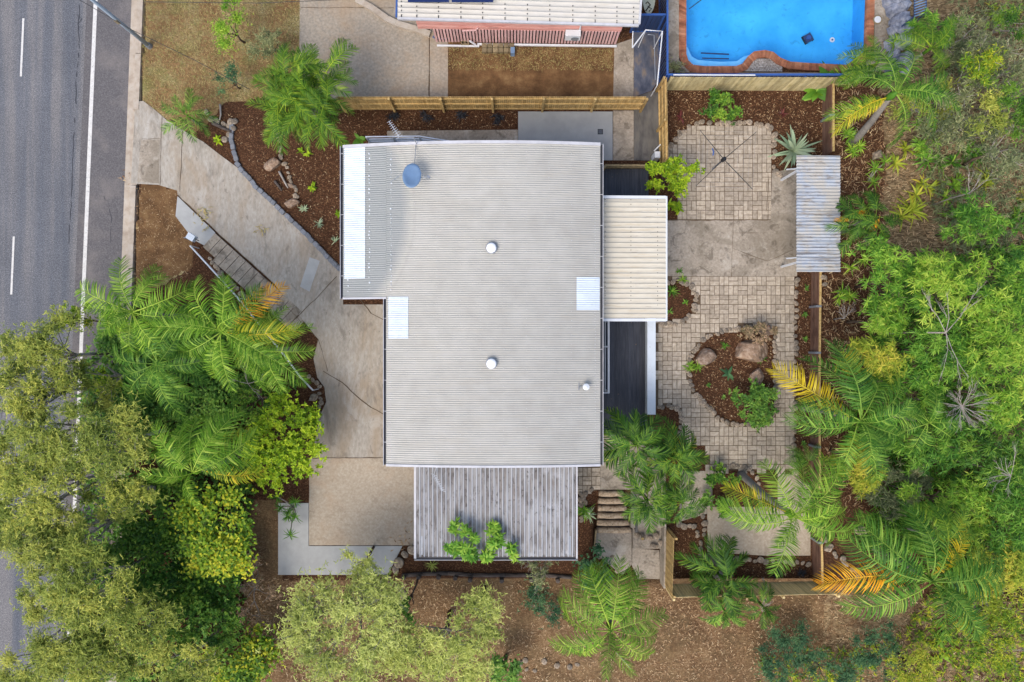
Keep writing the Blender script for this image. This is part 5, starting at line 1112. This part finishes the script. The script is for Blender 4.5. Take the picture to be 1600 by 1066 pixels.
straps('spiky cluster plant left of the pinkish boulder', 'plant', 1084, 572, 20, .42, .045, (.1,1.1), .4, 'lf_bamlime', 'spiky_plant', cl=3, spread=.15); straps('spiky plant just above the largest boulder', 'plant', 1133, 540, 18, .3, .035, (.1,1.1), .4, 'lf_bam', 'spiky_plant'); straps('spiky plant at the right foot of the largest boulder', 'plant', 1188, 560, 20, .38, .04, (.1,1.1), .4, 'lf_bam', 'spiky_plant')
straps('flat broad leaved green plant in the middle of the teardrop bed', 'plant', 1137, 584, 7, .5, .16, (.05,.5), .3, 'lf_teal', 'broad_leaf_plant'); straps('tiny white flowering plant left of centre in the teardrop bed', 'plant', 1106, 602, 12, .16, .06, (.1,.9), .3, 'lf_dark', 'small_plant'); straps('tiny white flowering plant low in the teardrop bed', 'plant', 1129, 620, 12, .16, .06, (.1,.9), .3, 'lf_dark', 'small_plant')
for x, y, l in ((1259,450,'small plant at the top of the narrow mulch strip'), (1257,492,'second small plant from the top of the mulch strip'), (1256,530,'third small plant in the mulch strip'), (1255,627,'small plant left of the queen palm frond in the mulch strip'), (1254,692,'small white flowering plant low in the mulch strip')):
    straps(l, 'plant', x, y, 14, .2, .07, (.1,.9), .3, 'lf_dark', 'small_plant', 'small plants in the mulch strip')
for x, y, l in ((1210,897,'dark strappy plant left in the lower bed'), (1250,894,'dark strappy plant right in the lower bed')): straps(l, 'plant', x, y, 20, .3, .03, (.2,1.2), .6, 'lf_black', 'black_grass_plant', 'black plants in the lower bed', 3, .08)
straps('yucca between the carport roof and the log steps', 'plant', 912, 792, 26, .6, .05, (.1,1.2), .3, 'lf_bam', 'yucca', cl=2, spread=.18); straps('silver yucca nearest the log steps', 'plant', 920, 804, 24, .48, .05, (.1,1.2), .3, 'lf_agave', 'yucca')
straps('pale spiky plant under the carport south edge', 'plant', 675, 882, 30, .42, .03, (.2,1.2), .2, 'lf_pale', 'spiky_plant'); straps('pale spiky plant beyond the log retaining wall', 'plant', 832, 915, 24, .5, .03, (.2,1.2), .2, 'lf_pale', 'spiky_plant')
for x, y, s_ in ((447,778,1),(460,800,1),(428,790,1),(484,790,.9),(492,795,.9)): pass
straps('cluster of spiky green rosettes above the pale driveway edge', 'plant', 458, 793, 26, .42, .035, (-.1,1.0), .3, 'lf_bam', 'dracaena', cl=7, spread=.48, stem=.9)
for x, y, c_, l in ((1330,238,3,'spiky dracaena in mulch above the shelter right side'), (1358,282,3,'spiky dracaena right of the shelter roof middle'), (1332,418,2,'spiky dracaena below the short palm by the shelter'), (1318,118,3,'spiky dracaena beside the pool fence corner'), (1394,85,2,'spiky dracaena on the blue grey rocks'),(1310,455,3,'spiky dracaena on a thin branched stem in the mulch slope'),(1322,215,2,'small spiky dracaena at the foot of the top right palm')):
    straps(l, 'plant', x, y, 26, .5, .045, (-.1,1.1), .35, 'lf_bamlime', 'dracaena', 'dracaenas on the mulch slope', c_, .3, stem=.5)
for i, (x, y, l) in enumerate(((1440,282,'strappy lime plant on the straw coloured slope'), (1418,330,'small yellow strappy plant alone on the dry slope'), (1478,300,'strappy green plant left of the dark strappy clump'), (1494,345,'dark strappy clump above the big lime bamboo'), (1545,285,'broad strappy plant in the upper right thicket'), (1560,390,'broad strappy plant at the right side of the lime bamboo'), (1412,235,'yellow green strappy plant on the dry leaf slope'), (1475,255,'yellow green strappy plant under the grey shrubs'), (1555,30,'strappy green plant in the top right corner'), (1580,350,'strappy plant near the right frame edge'), (1458,1010,'dark green long leaved plant near the bottom right'), (1520,240,'strappy plant below the grey branches right'), (1590,300,'strappy plant touching the right frame edge'))):
    straps(l, 'plant', x, y, 16, [.75, 1.0][i % 2], .09, (.1,1.2), .55, ['lf_bamyel','lf_bam','lf_bamlime','lf_mid'][(i*3) % 4] if i not in (1,6) else 'lf_bamyel', 'strappy_plant', None, 3, .35)
# ------------------------------------------------------------------ shrubs and trees
T = tree
T('small green shrub in the mulch bed below the pool fence','shrub',1128,165,27,30,1.4,'bush','lf_mid','shrub',trunk=.04)
T('bright lime bush between the cream patio roof and the paving','shrub',1046,276,42,38,2.0,'bush','lf_lime','shrub',trunk=.05,lobes=.35)
T('round dark green bush at the bottom of the teardrop bed','shrub',1181,634,37,36,1.2,'bush','lf_dark','shrub',trunk=.04,dens=1.3,lobes=.1,clump=1.6)
T('pink grey shrub at the top of the teardrop bed','shrub',1186,519,27,18,.8,'bush','lf_pink','shrub',trunk=.03)
T('small green shrub on the left of the leaning palm foot','shrub',1128,752,26,22,.9,'bush','lf_mid','shrub',trunk=.03); T('dark shrub below the dirty concrete','shrub',1122,785,20,22,.8,'bush','lf_dark','shrub',trunk=.03)
T('bright green fine shrub on the dry verge near the top edge','shrub',357,38,27,42,2.2,'fine','lf_bamlime','shrub',lobes=.35,trunk=.05); T('grey green shrub above the cane palms','shrub',425,70,34,26,1.8,'fine','lf_grey','shrub',trunk=.05); T('pale green shrub on the verge left of the cane palms','shrub',358,122,22,26,1.5,'fine','lf_teal','shrub',dens=.5,trunk=.04,lobes=.4)
T('small pale bush next to the pool deck corner','shrub',1058,103,12,12,.9,'fine','lf_grey','shrub',trunk=.03)
T('large glossy lime bush beside the driveway bend','shrub',443,692,62,80,3.0,'bush','lf_lime','shrub',trunk=.08,lobes=.18,dens=1.2,clump=1.2)
T('dark green bush in the shade left of the driveway bend','shrub',400,625,42,40,1.8,'fine','lf_mid','shrub',dens=.7)
T('round leaved tree with yellow tips beside the brown soil','tree',338,838,66,78,4.2,'round','lf_yolive',lobes=.3,trunk=.1,clump=.9)
T('dark green tree behind the round leaved tree','tree',250,795,70,60,3.2,'round','lf_mid'); T('dark green undergrowth shrub beside the road edge line','shrub',192,618,58,72,2.2,'round','lf_dark','shrub',dens=1.1)
T('dark green shrub under the queen palms','shrub',300,600,90,80,1.5,'round','lf_dark','shrub',dens=.8); T('small yellow green bush right of the road edge line','shrub',168,598,16,20,2.9,'bush','lf_lime','shrub',trunk=.04); T('small yellow green bush overhanging the road edge line','shrub',112,500,20,18,3.4,'bush','lf_lime','shrub',trunk=.04,lobes=.4); T('yellow green shrub between the road and the left queen palm','shrub',160,492,38,24,2.6,'fine','lf_yolive','shrub',trunk=.04,lobes=.4)
T('dark shrub below the left queen palm','shrub',188,530,44,34,1.8,'round','lf_dark','shrub',dens=.8)
T('bright green tree at the lower left beside the brown soil','tree',312,978,62,52,3.6,'bush','lf_mid',dens=.8); T('dark green shrub below the round leaved tree','shrub',322,905,64,48,2.6,'round','lf_mid','shrub'); T('mixed green shrub at the bottom edge left of the wattles','shrub',385,1035,60,48,2.4,'round','lf_yolive','shrub'); T('small shrub with grey dead sprays on the brown soil','shrub',392,925,30,60,1.4,'sparse','lf_pink','shrub',dens=.5,lobes=.3,trunk=.04)
T('green tree near the bottom left corner','tree',215,890,72,70,3.6,'round','lf_mid',dens=.9)
for a in ((58,555,76,48,6.0,.9,'olive gum tree highest over the road on the left'), (150,590,30,50,4.6,.5,'thin olive sapling crossing the road edge line'), (32,620,60,48,6.5,.8,'olive gum tree at the left frame edge level with the palms'), (62,682,58,48,7.0,1,'olive gum tree over the road in the left middle'), (152,700,72,56,7.0,1.1,'broad olive gum tree right of the road edge line'), (60,770,76,56,7.2,1,'olive gum tree above the clearing over the road'), (195,780,50,40,5.8,.8,'small olive gum tree beside the dark green tree'), (52,858,56,50,6.8,.9,'olive gum tree at the left frame edge lower down'), (135,925,76,60,7.4,1.1,'tallest olive gum tree in the lower left group'), (95,1005,66,50,6.6,1,'olive gum tree at the bottom left corner'), (205,985,66,52,5.6,.9,'olive gum tree near the bottom left of the wattles'), (275,1050,60,40,5.0,1,'pale gum tree cut by the bottom edge'), (14,735,44,50,6.4,1,'gum tree cut by the left frame edge at its middle'), (20,800,50,44,6.2,1,'gum tree cut by the left frame edge above the lower road gap'), (118,835,56,44,6.2,.9,'gum tree between the clearing and the dark green tree'), (75,925,50,44,6.0,1,'gum tree beside the tallest one in the lower left'), (35,1045,44,36,6.0,.8,'gum tree in the very bottom left corner'), (150,1050,60,36,6.0,.9,'low gum tree at the bottom edge left of the pale one')):
    T(a[6],'tree',a[0],a[1],a[2]*1.12,a[3]*1.15,a[4],'wattle','lf_olive','gum_tree','gum trees over the road',dens=a[5]*.95,lobes=.28,clump=1.1,trunk=.09,twv=2,tw='greybark')
T('largest pale wattle tree below the driveway','tree',545,985,112,94,5.0,'wattle','lf_pale','wattle_tree','pale wattles below the house',dens=.75,lobes=.14,trunk=.13,clump=1.1,twv=4)
T('pale wattle tree at the bottom edge under the carport','tree',690,1015,95,72,5.0,'wattle','lf_pale','wattle_tree','pale wattles below the house',dens=.8,lobes=.2,trunk=.12,clump=1.1,twv=3)
T('small pale wattle tree rising right of the largest one','tree',752,962,42,44,4.2,'wattle','lf_pale','wattle_tree','pale wattles below the house',dens=.75,lobes=.2,trunk=.09,twv=3)
T('thin wispy pale wattle overhanging the driveway slab corner','tree',560,890,60,26,3.6,'wattle','lf_pale','wattle_tree','pale wattles below the house',dens=.28,trunk=.06,twv=2); 
T('bright green bush between the pale wattles','shrub',634,950,28,24,4.6,'bush','lf_mid','shrub',trunk=.05)
T('left of two lobed leaf shrubs over the carport roof','shrub',724,850,30,30,3.9,'lobed','lf_lobed','lobed_shrub','lobed shrubs over the carport',lobes=.35,trunk=.05,clump=.8,dens=.75); T('right of two lobed leaf shrubs over the carport roof','shrub',781,852,25,31,3.7,'lobed','lf_lobed','lobed_shrub','lobed shrubs over the carport',lobes=.35,trunk=.05,clump=.8,dens=.75)
T('wispy grey shrub with bare twigs by the carport gutter','shrub',828,888,36,30,2.2,'sparse','lf_grey','shrub',dens=.5,trunk=.03,twv=4)
T('green shrub beside the stair landing','shrub',932,898,26,36,1.6,'round','lf_teal','shrub',dens=.6,trunk=.04,lobes=.3); T('low feathery green ground shrub on the bare slope','shrub',845,945,46,28,.7,'sparse','lf_teal','shrub',dens=.8,trunk=.02,vr=.35,lobes=.35)
T('dark green shrub at the bottom edge left of the bare slope gap','shrub',790,1050,30,20,2,'round','lf_dark','shrub')
for a in ((1232,1010,48,44,'dark blue green shrub left in the bottom right row'), (1375,1012,42,40,'dark blue green shrub right of the bottom leaf litter'), (1290,1052,48,28,'low blue green shrub cut by the bottom edge'), (1205,1052,30,24,'small blue green shrub in the bottom row beside the bare slope')):
    T(a[4],'shrub',a[0],a[1],a[2],a[3],1.6,'fine','lf_teal','shrub','blue green shrubs at the bottom',dens=1,trunk=.05)
T('yellow green fine shrub near the bottom right','shrub',1430,1045,50,32,2.0,'fine','lf_bamyel','shrub',dens=.9); T('yellow green shrub in the bottom right corner','shrub',1545,1000,60,52,2.6,'fine','lf_yolive','shrub',dens=.7,lobes=.3); T('olive shrub above the bottom right corner','shrub',1540,940,50,60,2.2,'wattle','lf_bamyel','shrub',dens=.6)
# bamboo like thicket on the bank
for a in ((1500,455,82,62,4.6,'lf_bamlime','big lime feathery bamboo clump right of the dry slope'), (1560,520,60,60,4.4,'lf_bamlime','lime bamboo clump at the right frame edge below the biggest one'), (1395,440,48,62,3.4,'lf_bam','mid green bamboo clump right of the mulch slope'), (1385,500,36,34,3.6,'lf_bamlime','small lime bamboo tuft below the mid green clump'), (1372,555,60,38,4.0,'lf_bamyel','yellow lime bamboo clump above the queen palm'), (1480,548,64,52,4.0,'lf_bam','green bamboo clump behind the bare white tree'), (1425,600,50,44,3.6,'lf_bam','green bamboo clump left of the grey air plant'), (1565,620,52,56,3.8,'lf_bamlime','lime bamboo clump at the right edge beside the grey air plant'), (1350,722,62,34,3.4,'lf_bamyel','yellow lime bamboo clump below the queen palm'), (1470,690,64,52,3.4,'lf_bam','green bamboo clump below the grey air plant'), (1560,720,56,56,3.6,'lf_mid','deep green bamboo clump on the right edge'), (1405,760,50,44,2.6,'lf_grey','grey green bamboo clump in the dry patch'), (1490,790,66,52,3.2,'lf_bamlime','lime bamboo clump above the orange frond palm'), (1580,810,46,60,3.4,'lf_bam','green bamboo clump at the right edge low down'), (1400,830,58,40,2.4,'lf_bam','low green bamboo clump right of the mulch with rocks'), (1528,352,46,40,3.2,'lf_bam','dark bamboo clump left of the upper right branches'), (1585,440,34,60,3.8,'lf_bam','green bamboo clump against the right frame edge'), (1570,880,50,44,3.0,'lf_bamyel','yellow green bamboo clump right of the orange frond palm')):
    T(a[6],'bamboo',a[0],a[1],a[2],a[3],a[4],'bamboo',a[5],'bamboo_clump','bamboo clumps on the bank',lobes=.22,trunk=.06,clump=1.1,dens=1.15)
for a in ((1560,110,70,62,3.6,'lf_grey','large grey green shrub in the top right'), (1500,180,60,52,3.2,'lf_grey','grey green shrub beside the top right palm'), (1580,230,46,62,3.4,'lf_grey','grey green shrub on the right edge under the top'), (1450,160,46,40,2.6,'lf_olive','olive shrub right of the top right palm crown'), (1500,60,46,44,2.4,'lf_grey','sparse grey shrub near the top edge'), (1590,30,36,40,3.0,'lf_mid','green shrub in the very top right corner')):
    T(a[6],'shrub',a[0],a[1],a[2],a[3],a[4],'wattle',a[5],'shrub','grey shrubs in the top right',dens=.42,lobes=.3,trunk=.07,twv=2)
twigs('bare white branching dead tree against the lime bamboo', 1483, 520, 100, 5, 5.2, dirs=(95,60,130,-100,-75), lens=.95, th=.03); twigs('spiky grey dead air plant ball in the green thicket', 1508, 636, 36, 26, 4.6, name='dead_rosette', spread=1.5, lens=1.3, th=.02)
twigs('grey bare branches near the right frame edge', 1585, 745, 60, 6, 4.2, dirs=(150,200,240,120,90,180)); twigs('bare grey twigs beside the road edge shadows', 385, 600, 44, 5, 2.0, dirs=(100,20,-40,160)); twigs('thin bare pale shrub on the mulch slope below the shelter', 1322, 498, 32, 5, 1.2, dirs=(90,50,130,110,70)); twigs('bare grey twig tree in the upper right thicket', 1520, 300, 50, 4, 3.0, dirs=(60,100,-110,40)); twigs('thick bare grey branches at the right below the grey shrubs', 1560, 175, 60, 4, 3.0, dirs=(40,210,225,60)); twigs('small bare twigs on the grey dry patch', 1420, 770, 34, 5, 1.8, dirs=(80,100,-90,60)); twigs('bare grey twigs in the bottom right corner', 1575, 1020, 40, 5, 2.0)
# ------------------------------------------------------------------ palms
palm('golden cane palm clump at the end of the pine fence', 472, 145, 3.6, 74, 84, 'cane', 'lf_cane', clump=6, trunk=.06, tilt=(-.5,.5), frange=(.55,1.05), spear=6)
palm('small young palm overhanging the driveway top edge', 292, 180, 1.4, 48, 9, 'cane', 'lf_queen', trunk=.06, tilt=(-.2,.4))
palm('queen palm furthest left with fronds over the road', 208, 488, 5.6, 98, 14, 'queen', 'lf_bright', trunk=.15)
palm('queen palm in the middle of the left palm group', 246, 568, 5.2, 94, 15, 'queen', 'lf_queen', seed=5, special=[(-75,'lf_bright',.7)])
palm('queen palm with an orange frond tip beside the entry steps', 346, 518, 5.6, 112, 14, 'queen', 'lf_bright', special=[(42,'lf_orange',1.1),(-2,'lf_yelgreen',1.1)], seed=9)
palm('queen palm with upswept fronds and pale spathes above the lower trees', 302, 738, 6.0, 108, 12, 'queen', 'lf_bright', only=[148,132,112,96,72,55,38,24,10,166,60,124], special=[(44,'lf_yelgreen',.95),(-10,'lf_yelgreen',.95)], seed=3)
palm('queen palm standing alone on the bare slope', 955, 985, 5.2, 112, 12, 'queen', 'lf_bright', only=[110,128,80,62,48,100,150,176,200,225,-20,-40,20], special=[], base=tuple(PG(947,890)), seed=11, frange=(.85,1.05))
palm('leaning grey trunked queen palm over the lower yard', 1240, 806, 5.6, 116, 12, 'queen', 'lf_bright', only=[112,176,186,62,74,44,16,-20,-30,-112,-5], special=[(160,'lf_yelgreen',.95)], spear=3, base=tuple(PG(1158,742)), trunk=.17, seed=21)
palm('queen palm on the bank with one golden frond over the mulch strip', 1344, 658, 4.6, 126, 13, 'queen', 'lf_queen', only=[100,78,120,55,30,8,-20,-48,-75,-110,172,185,160], special=[(140,'lf_yellow',1.2)], seed=23)
palm('queen palm with a vivid orange frond near the bottom right fence corner', 1456, 908, 5.0, 140, 14, 'queen', 'lf_queen', only=[152,160,140,196,206,-45,-34,-4,8,84,98,66,20], special=[(179,'lf_orange',1.2),(46,'lf_yellow',.9)], seed=25)
palm('queen palm leaning over the top right mulch with yellow lower fronds', 1400, 145, 4.6, 104, 13, 'queen', 'lf_queen', only=[105,80,60,130,150,-10,-35,-60,10,30], special=[(203,'lf_yelgreen',.95),(192,'lf_cane',.95),(210,'lf_yellow',.55)], base=tuple(PG(1332,222)), trunk=.16, seed=27)
palm('slender palm rising against the blue slatted screen', 1455, 75, 3.4, 62, 8, 'queen', 'lf_cane', only=[90,110,70,130,160,50,20,-30], trunk=.08)
palm('feathery palm over the pool corner', 1372, 98, 2.8, 62, 7, 'queen', 'lf_cane', only=[165,185,150,200,130,215,100], trunk=.08)
palm('short bushy palm beside the shelter roof', 1358, 345, 2.6, 48, 24, 'fish', 'lf_dkpalm', special=[(175,'lf_orange',.6),(10,'lf_orange',.6),(-120,'lf_orange',.7),(-60,'lf_dead',.6)], clump=3, trunk=.07, seed=31)
palm('top palm of the yard palm cluster by the dark deck', 995, 695, 3.8, 68, 15, 'feather', 'lf_dkpalm', trunk=.1, special=[(120,'lf_cane',1.1),(-150,'lf_yelgreen',.9)], seed=33)
palm('yellowing palm at the right of the yard palm cluster', 1054, 715, 3.6, 62, 13, 'feather', 'lf_dkpalm', special=[(60,'lf_yellow',.7),(200,'lf_yelgreen',.9),(-70,'lf_yelgreen',.9),(225,'lf_orange',.5),(85,'lf_yelgreen',.8),(20,'lf_yelgreen',.9)], trunk=.1, seed=35)
palm('lower palm of the yard palm cluster above the log steps', 1012, 782, 3.8, 58, 13, 'feather', 'lf_dkpalm', special=[(80,'lf_cane',.8)], trunk=.09, seed=37); palm('lowest right palm of the yard palm cluster', 1066, 786, 3.4, 48, 11, 'feather', 'lf_dkpalm', special=[(-90,'lf_dead',.5)], trunk=.08, seed=39)
palm('dark feathery palm straddling the lower pine fence', 1130, 905, 3.4, 64, 18, 'feather', 'lf_dkpalm', special=[(-20,'lf_dead',.8)], trunk=.09, seed=41, clump=2); palm('dark droopy palm just below the first dark feathery palm', 1132, 955, 2.4, 40, 10, 'feather', 'lf_queen', trunk=.08, seed=45); palm('small dark palm with dead grey fronds below the lower fence', 1192, 948, 2.8, 42, 8, 'feather', 'lf_dkpalm', special=[(60,'lf_dead',.9),(-20,'lf_dead',.9),(20,'lf_dead',.8),(-50,'lf_dead',.7)], trunk=.07, seed=43)
palm('small young palm low in the mulch strip behind the leaning palm', 1262, 722, 1.2, 38, 8, 'queen', 'lf_dark', only=[150,170,130,190,30,60,210,100], trunk=.05, spear=0)
palm('half hidden palm inside the green bamboo thicket', 1450, 660, 3.6, 70, 9, 'queen', 'lf_queen', trunk=.09, seed=51)
palm('tall single frond palm rising above the bottom right thicket', 1478, 850, 4.6, 70, 8, 'queen', 'lf_cane', only=[80,60,100,40,130,20], trunk=.09, seed=53)

palm('queen palm nearest the driveway in the left palm group', 410, 548, 4.6, 84, 11, 'queen', 'lf_bright', trunk=.12, seed=61)
def cover(name, poly, n, mt, Lg, Wd, el=(-.2,1.2), hz=.5, nl=6, blot=.8):
    """low mixed undergrowth nobody could count"""
    global rng
    rng = np.random.default_rng(n+7); xs = [q[0] for q in poly]; ys = [q[1] for q in poly]; px = rng.uniform(min(xs), max(xs), n); py = rng.uniform(min(ys), max(ys), n)
    k = inpoly(px, py, poly); k &= np.array([noise.noise((a/34, b/34, n*.1)) > -.35+blot*.35-.25 for a, b in zip(px, py)]); px, py = px[k], py[k]
    X = (px-800)*H/S; Y = (533-py)*H/S; Z = G(X, Y); X = (px-800)*(H-Z)/S; Y = (533-py)*(H-Z)/S; Z = G(X, Y)+rng.uniform(.02, hz, len(X))
    v, f, t = leaves(np.stack([X, Y, Z], 1), nl, Lg, Wd, el, .4, rng.uniform(.2,.8,len(X)), 1, shape=(1,.3), tv=.2); stuff(link(name, npmesh(name, v, f, t), MT[mt]))
cover('undergrowth', [(140,560),(200,470),(380,480),(470,600),(400,680),(395,800),(380,900),(400,1080),(110,1080),(135,760)], 9000, 'lf_dark', .2, .11, nl=4, hz=.8)
cover('undergrowth', [(1400,400),(1620,380),(1620,900),(1400,900),(1330,760),(1310,700),(1330,600),(1370,500)], 4200, 'lf_bam', .32, .05, nl=9, hz=.9)
cover('undergrowth', [(1480,-20),(1620,-20),(1620,420),(1470,400),(1430,250)], 1700, 'lf_grey', .26, .04, nl=8, hz=.7)
cover('undergrowth', [(1480,880),(1620,880),(1620,1080),(1180,1080),(1190,1020),(1400,1000)], 1800, 'lf_yolive', .22, .05, nl=7, hz=.5)

def leafpile(label, px, py, n, r, mt='litter'):
    global rng
    rng = np.random.default_rng(px); p = PG(px, py, .06); v, f, t = leaves(np.array([[p.x+rng.normal(0, r), p.y+rng.normal(0, r*1.3), p.z+abs(rng.normal(0, .06))] for _ in range(n)]), 1, .2, .05, (-.3,.6), .2, None, 1, shape=(1,.3))
    tag(link('leaf_pile', npmesh('leaf_pile', v-np.array(p), f, t), MT[mt], None, p), label, 'leaves')
leafpile('heap of dry brown leaves on the kerb below the driveway mouth', 203, 281, 160, .16, 'litter')
leafpile('scatter of dead leaves along the joint above the entry landing', 318, 338, 40, .25, 'drygrass'); leafpile('small leaf clump in the middle of the driveway', 410, 359, 18, .12, 'drygrass'); leafpile('dead leaves lying on the driveway under the carport corner', 632, 838, 24, .25)

for a in ((1465,40,40,34,2.6,'lf_bam','bamboo','green feathery shrub below the top edge on the right'), (1545,195,44,36,3.6,'lf_olive','wattle','olive shrub between the grey branches'), (1590,160,34,40,3.8,'lf_mid','wattle','mid green shrub at the upper right frame edge'), (1530,110,36,30,3.9,'lf_yolive','wattle','yellow tipped shrub among the grey shrubs'), (1440,215,30,26,1.6,'lf_bam','bamboo','low feathery shrub right of the leaning top right palm')):
    T(a[7],'shrub',a[0],a[1],a[2],a[3],a[4],a[6],a[5],'shrub','shrubs in the top right',dens=.6,lobes=.3,trunk=.05)
slab('driveway_panel', [(221,219),(250,219),(249.5,287),(215,284)], .0345, 'concrete_path')

tag(MB().beam(P(1036,815,-.2), P(1035,914,-.2), .1, 1.0).build('retaining_wall', MT['concrete_path'], None, origin=P(1036,865,-.7)), 'thin grey concrete retaining wall left of the lower pine fence', 'retaining wall')
tag(MB().beam(P(989,766,-.1), P(993,828,-.3), .12, .7).build('stair_wall', MT['slab_dark'], None, origin=P(991,797,-.5)), 'dark narrow wall along the right side of the log steps', 'wall')
tag(MB().tube([P(1004,842,-.35), P(1004,842,1.0)], .07, 8).build('timber_post', MT['timber'], None, origin=P(1004,842,-.4)), 'single pine post standing on the rough step below the palms', 'post')
stones([(994,835),(1010,838),(1028,834),(1030,850),(1012,854)], 9, .26, 'rough pale rock set in the rough step beside the pine post', 'rocks on the rough step', jit=3, z=-.3)
stones([(1096,800),(1100,815),(1098,835)], 9, .25, 'grey rock between the lower bed and the warm concrete', 'rocks beside the warm concrete', jit=2)

mb = MB()
for pts in ([(125,0),(122,40),(124,75),(119,120),(118,170),(114,230),(112,300),(107,380)], [(119,22),(128,30),(122,38)], [(203,95),(205,160)], [(60,560),(64,600),(61,640)], [(160,300),(175,340),(172,380)]):
    for a, b in zip(pts[:-1], pts[1:]):
        n_ = max(1, int(math.dist(a, b)/7)); q = [(a[0]+(b[0]-a[0])*i/n_+U(-.8,.8), a[1]+(b[1]-a[1])*i/n_) for i in range(n_+1)]
        for c_, d_ in zip(q[:-1], q[1:]):
            if rnd.random() < .8: mb.beam(P(*c_, -.117), P(*d_, -.117), U(.012,.035), .004)
struct(mb.build('road_cracks', MT['gutter']))
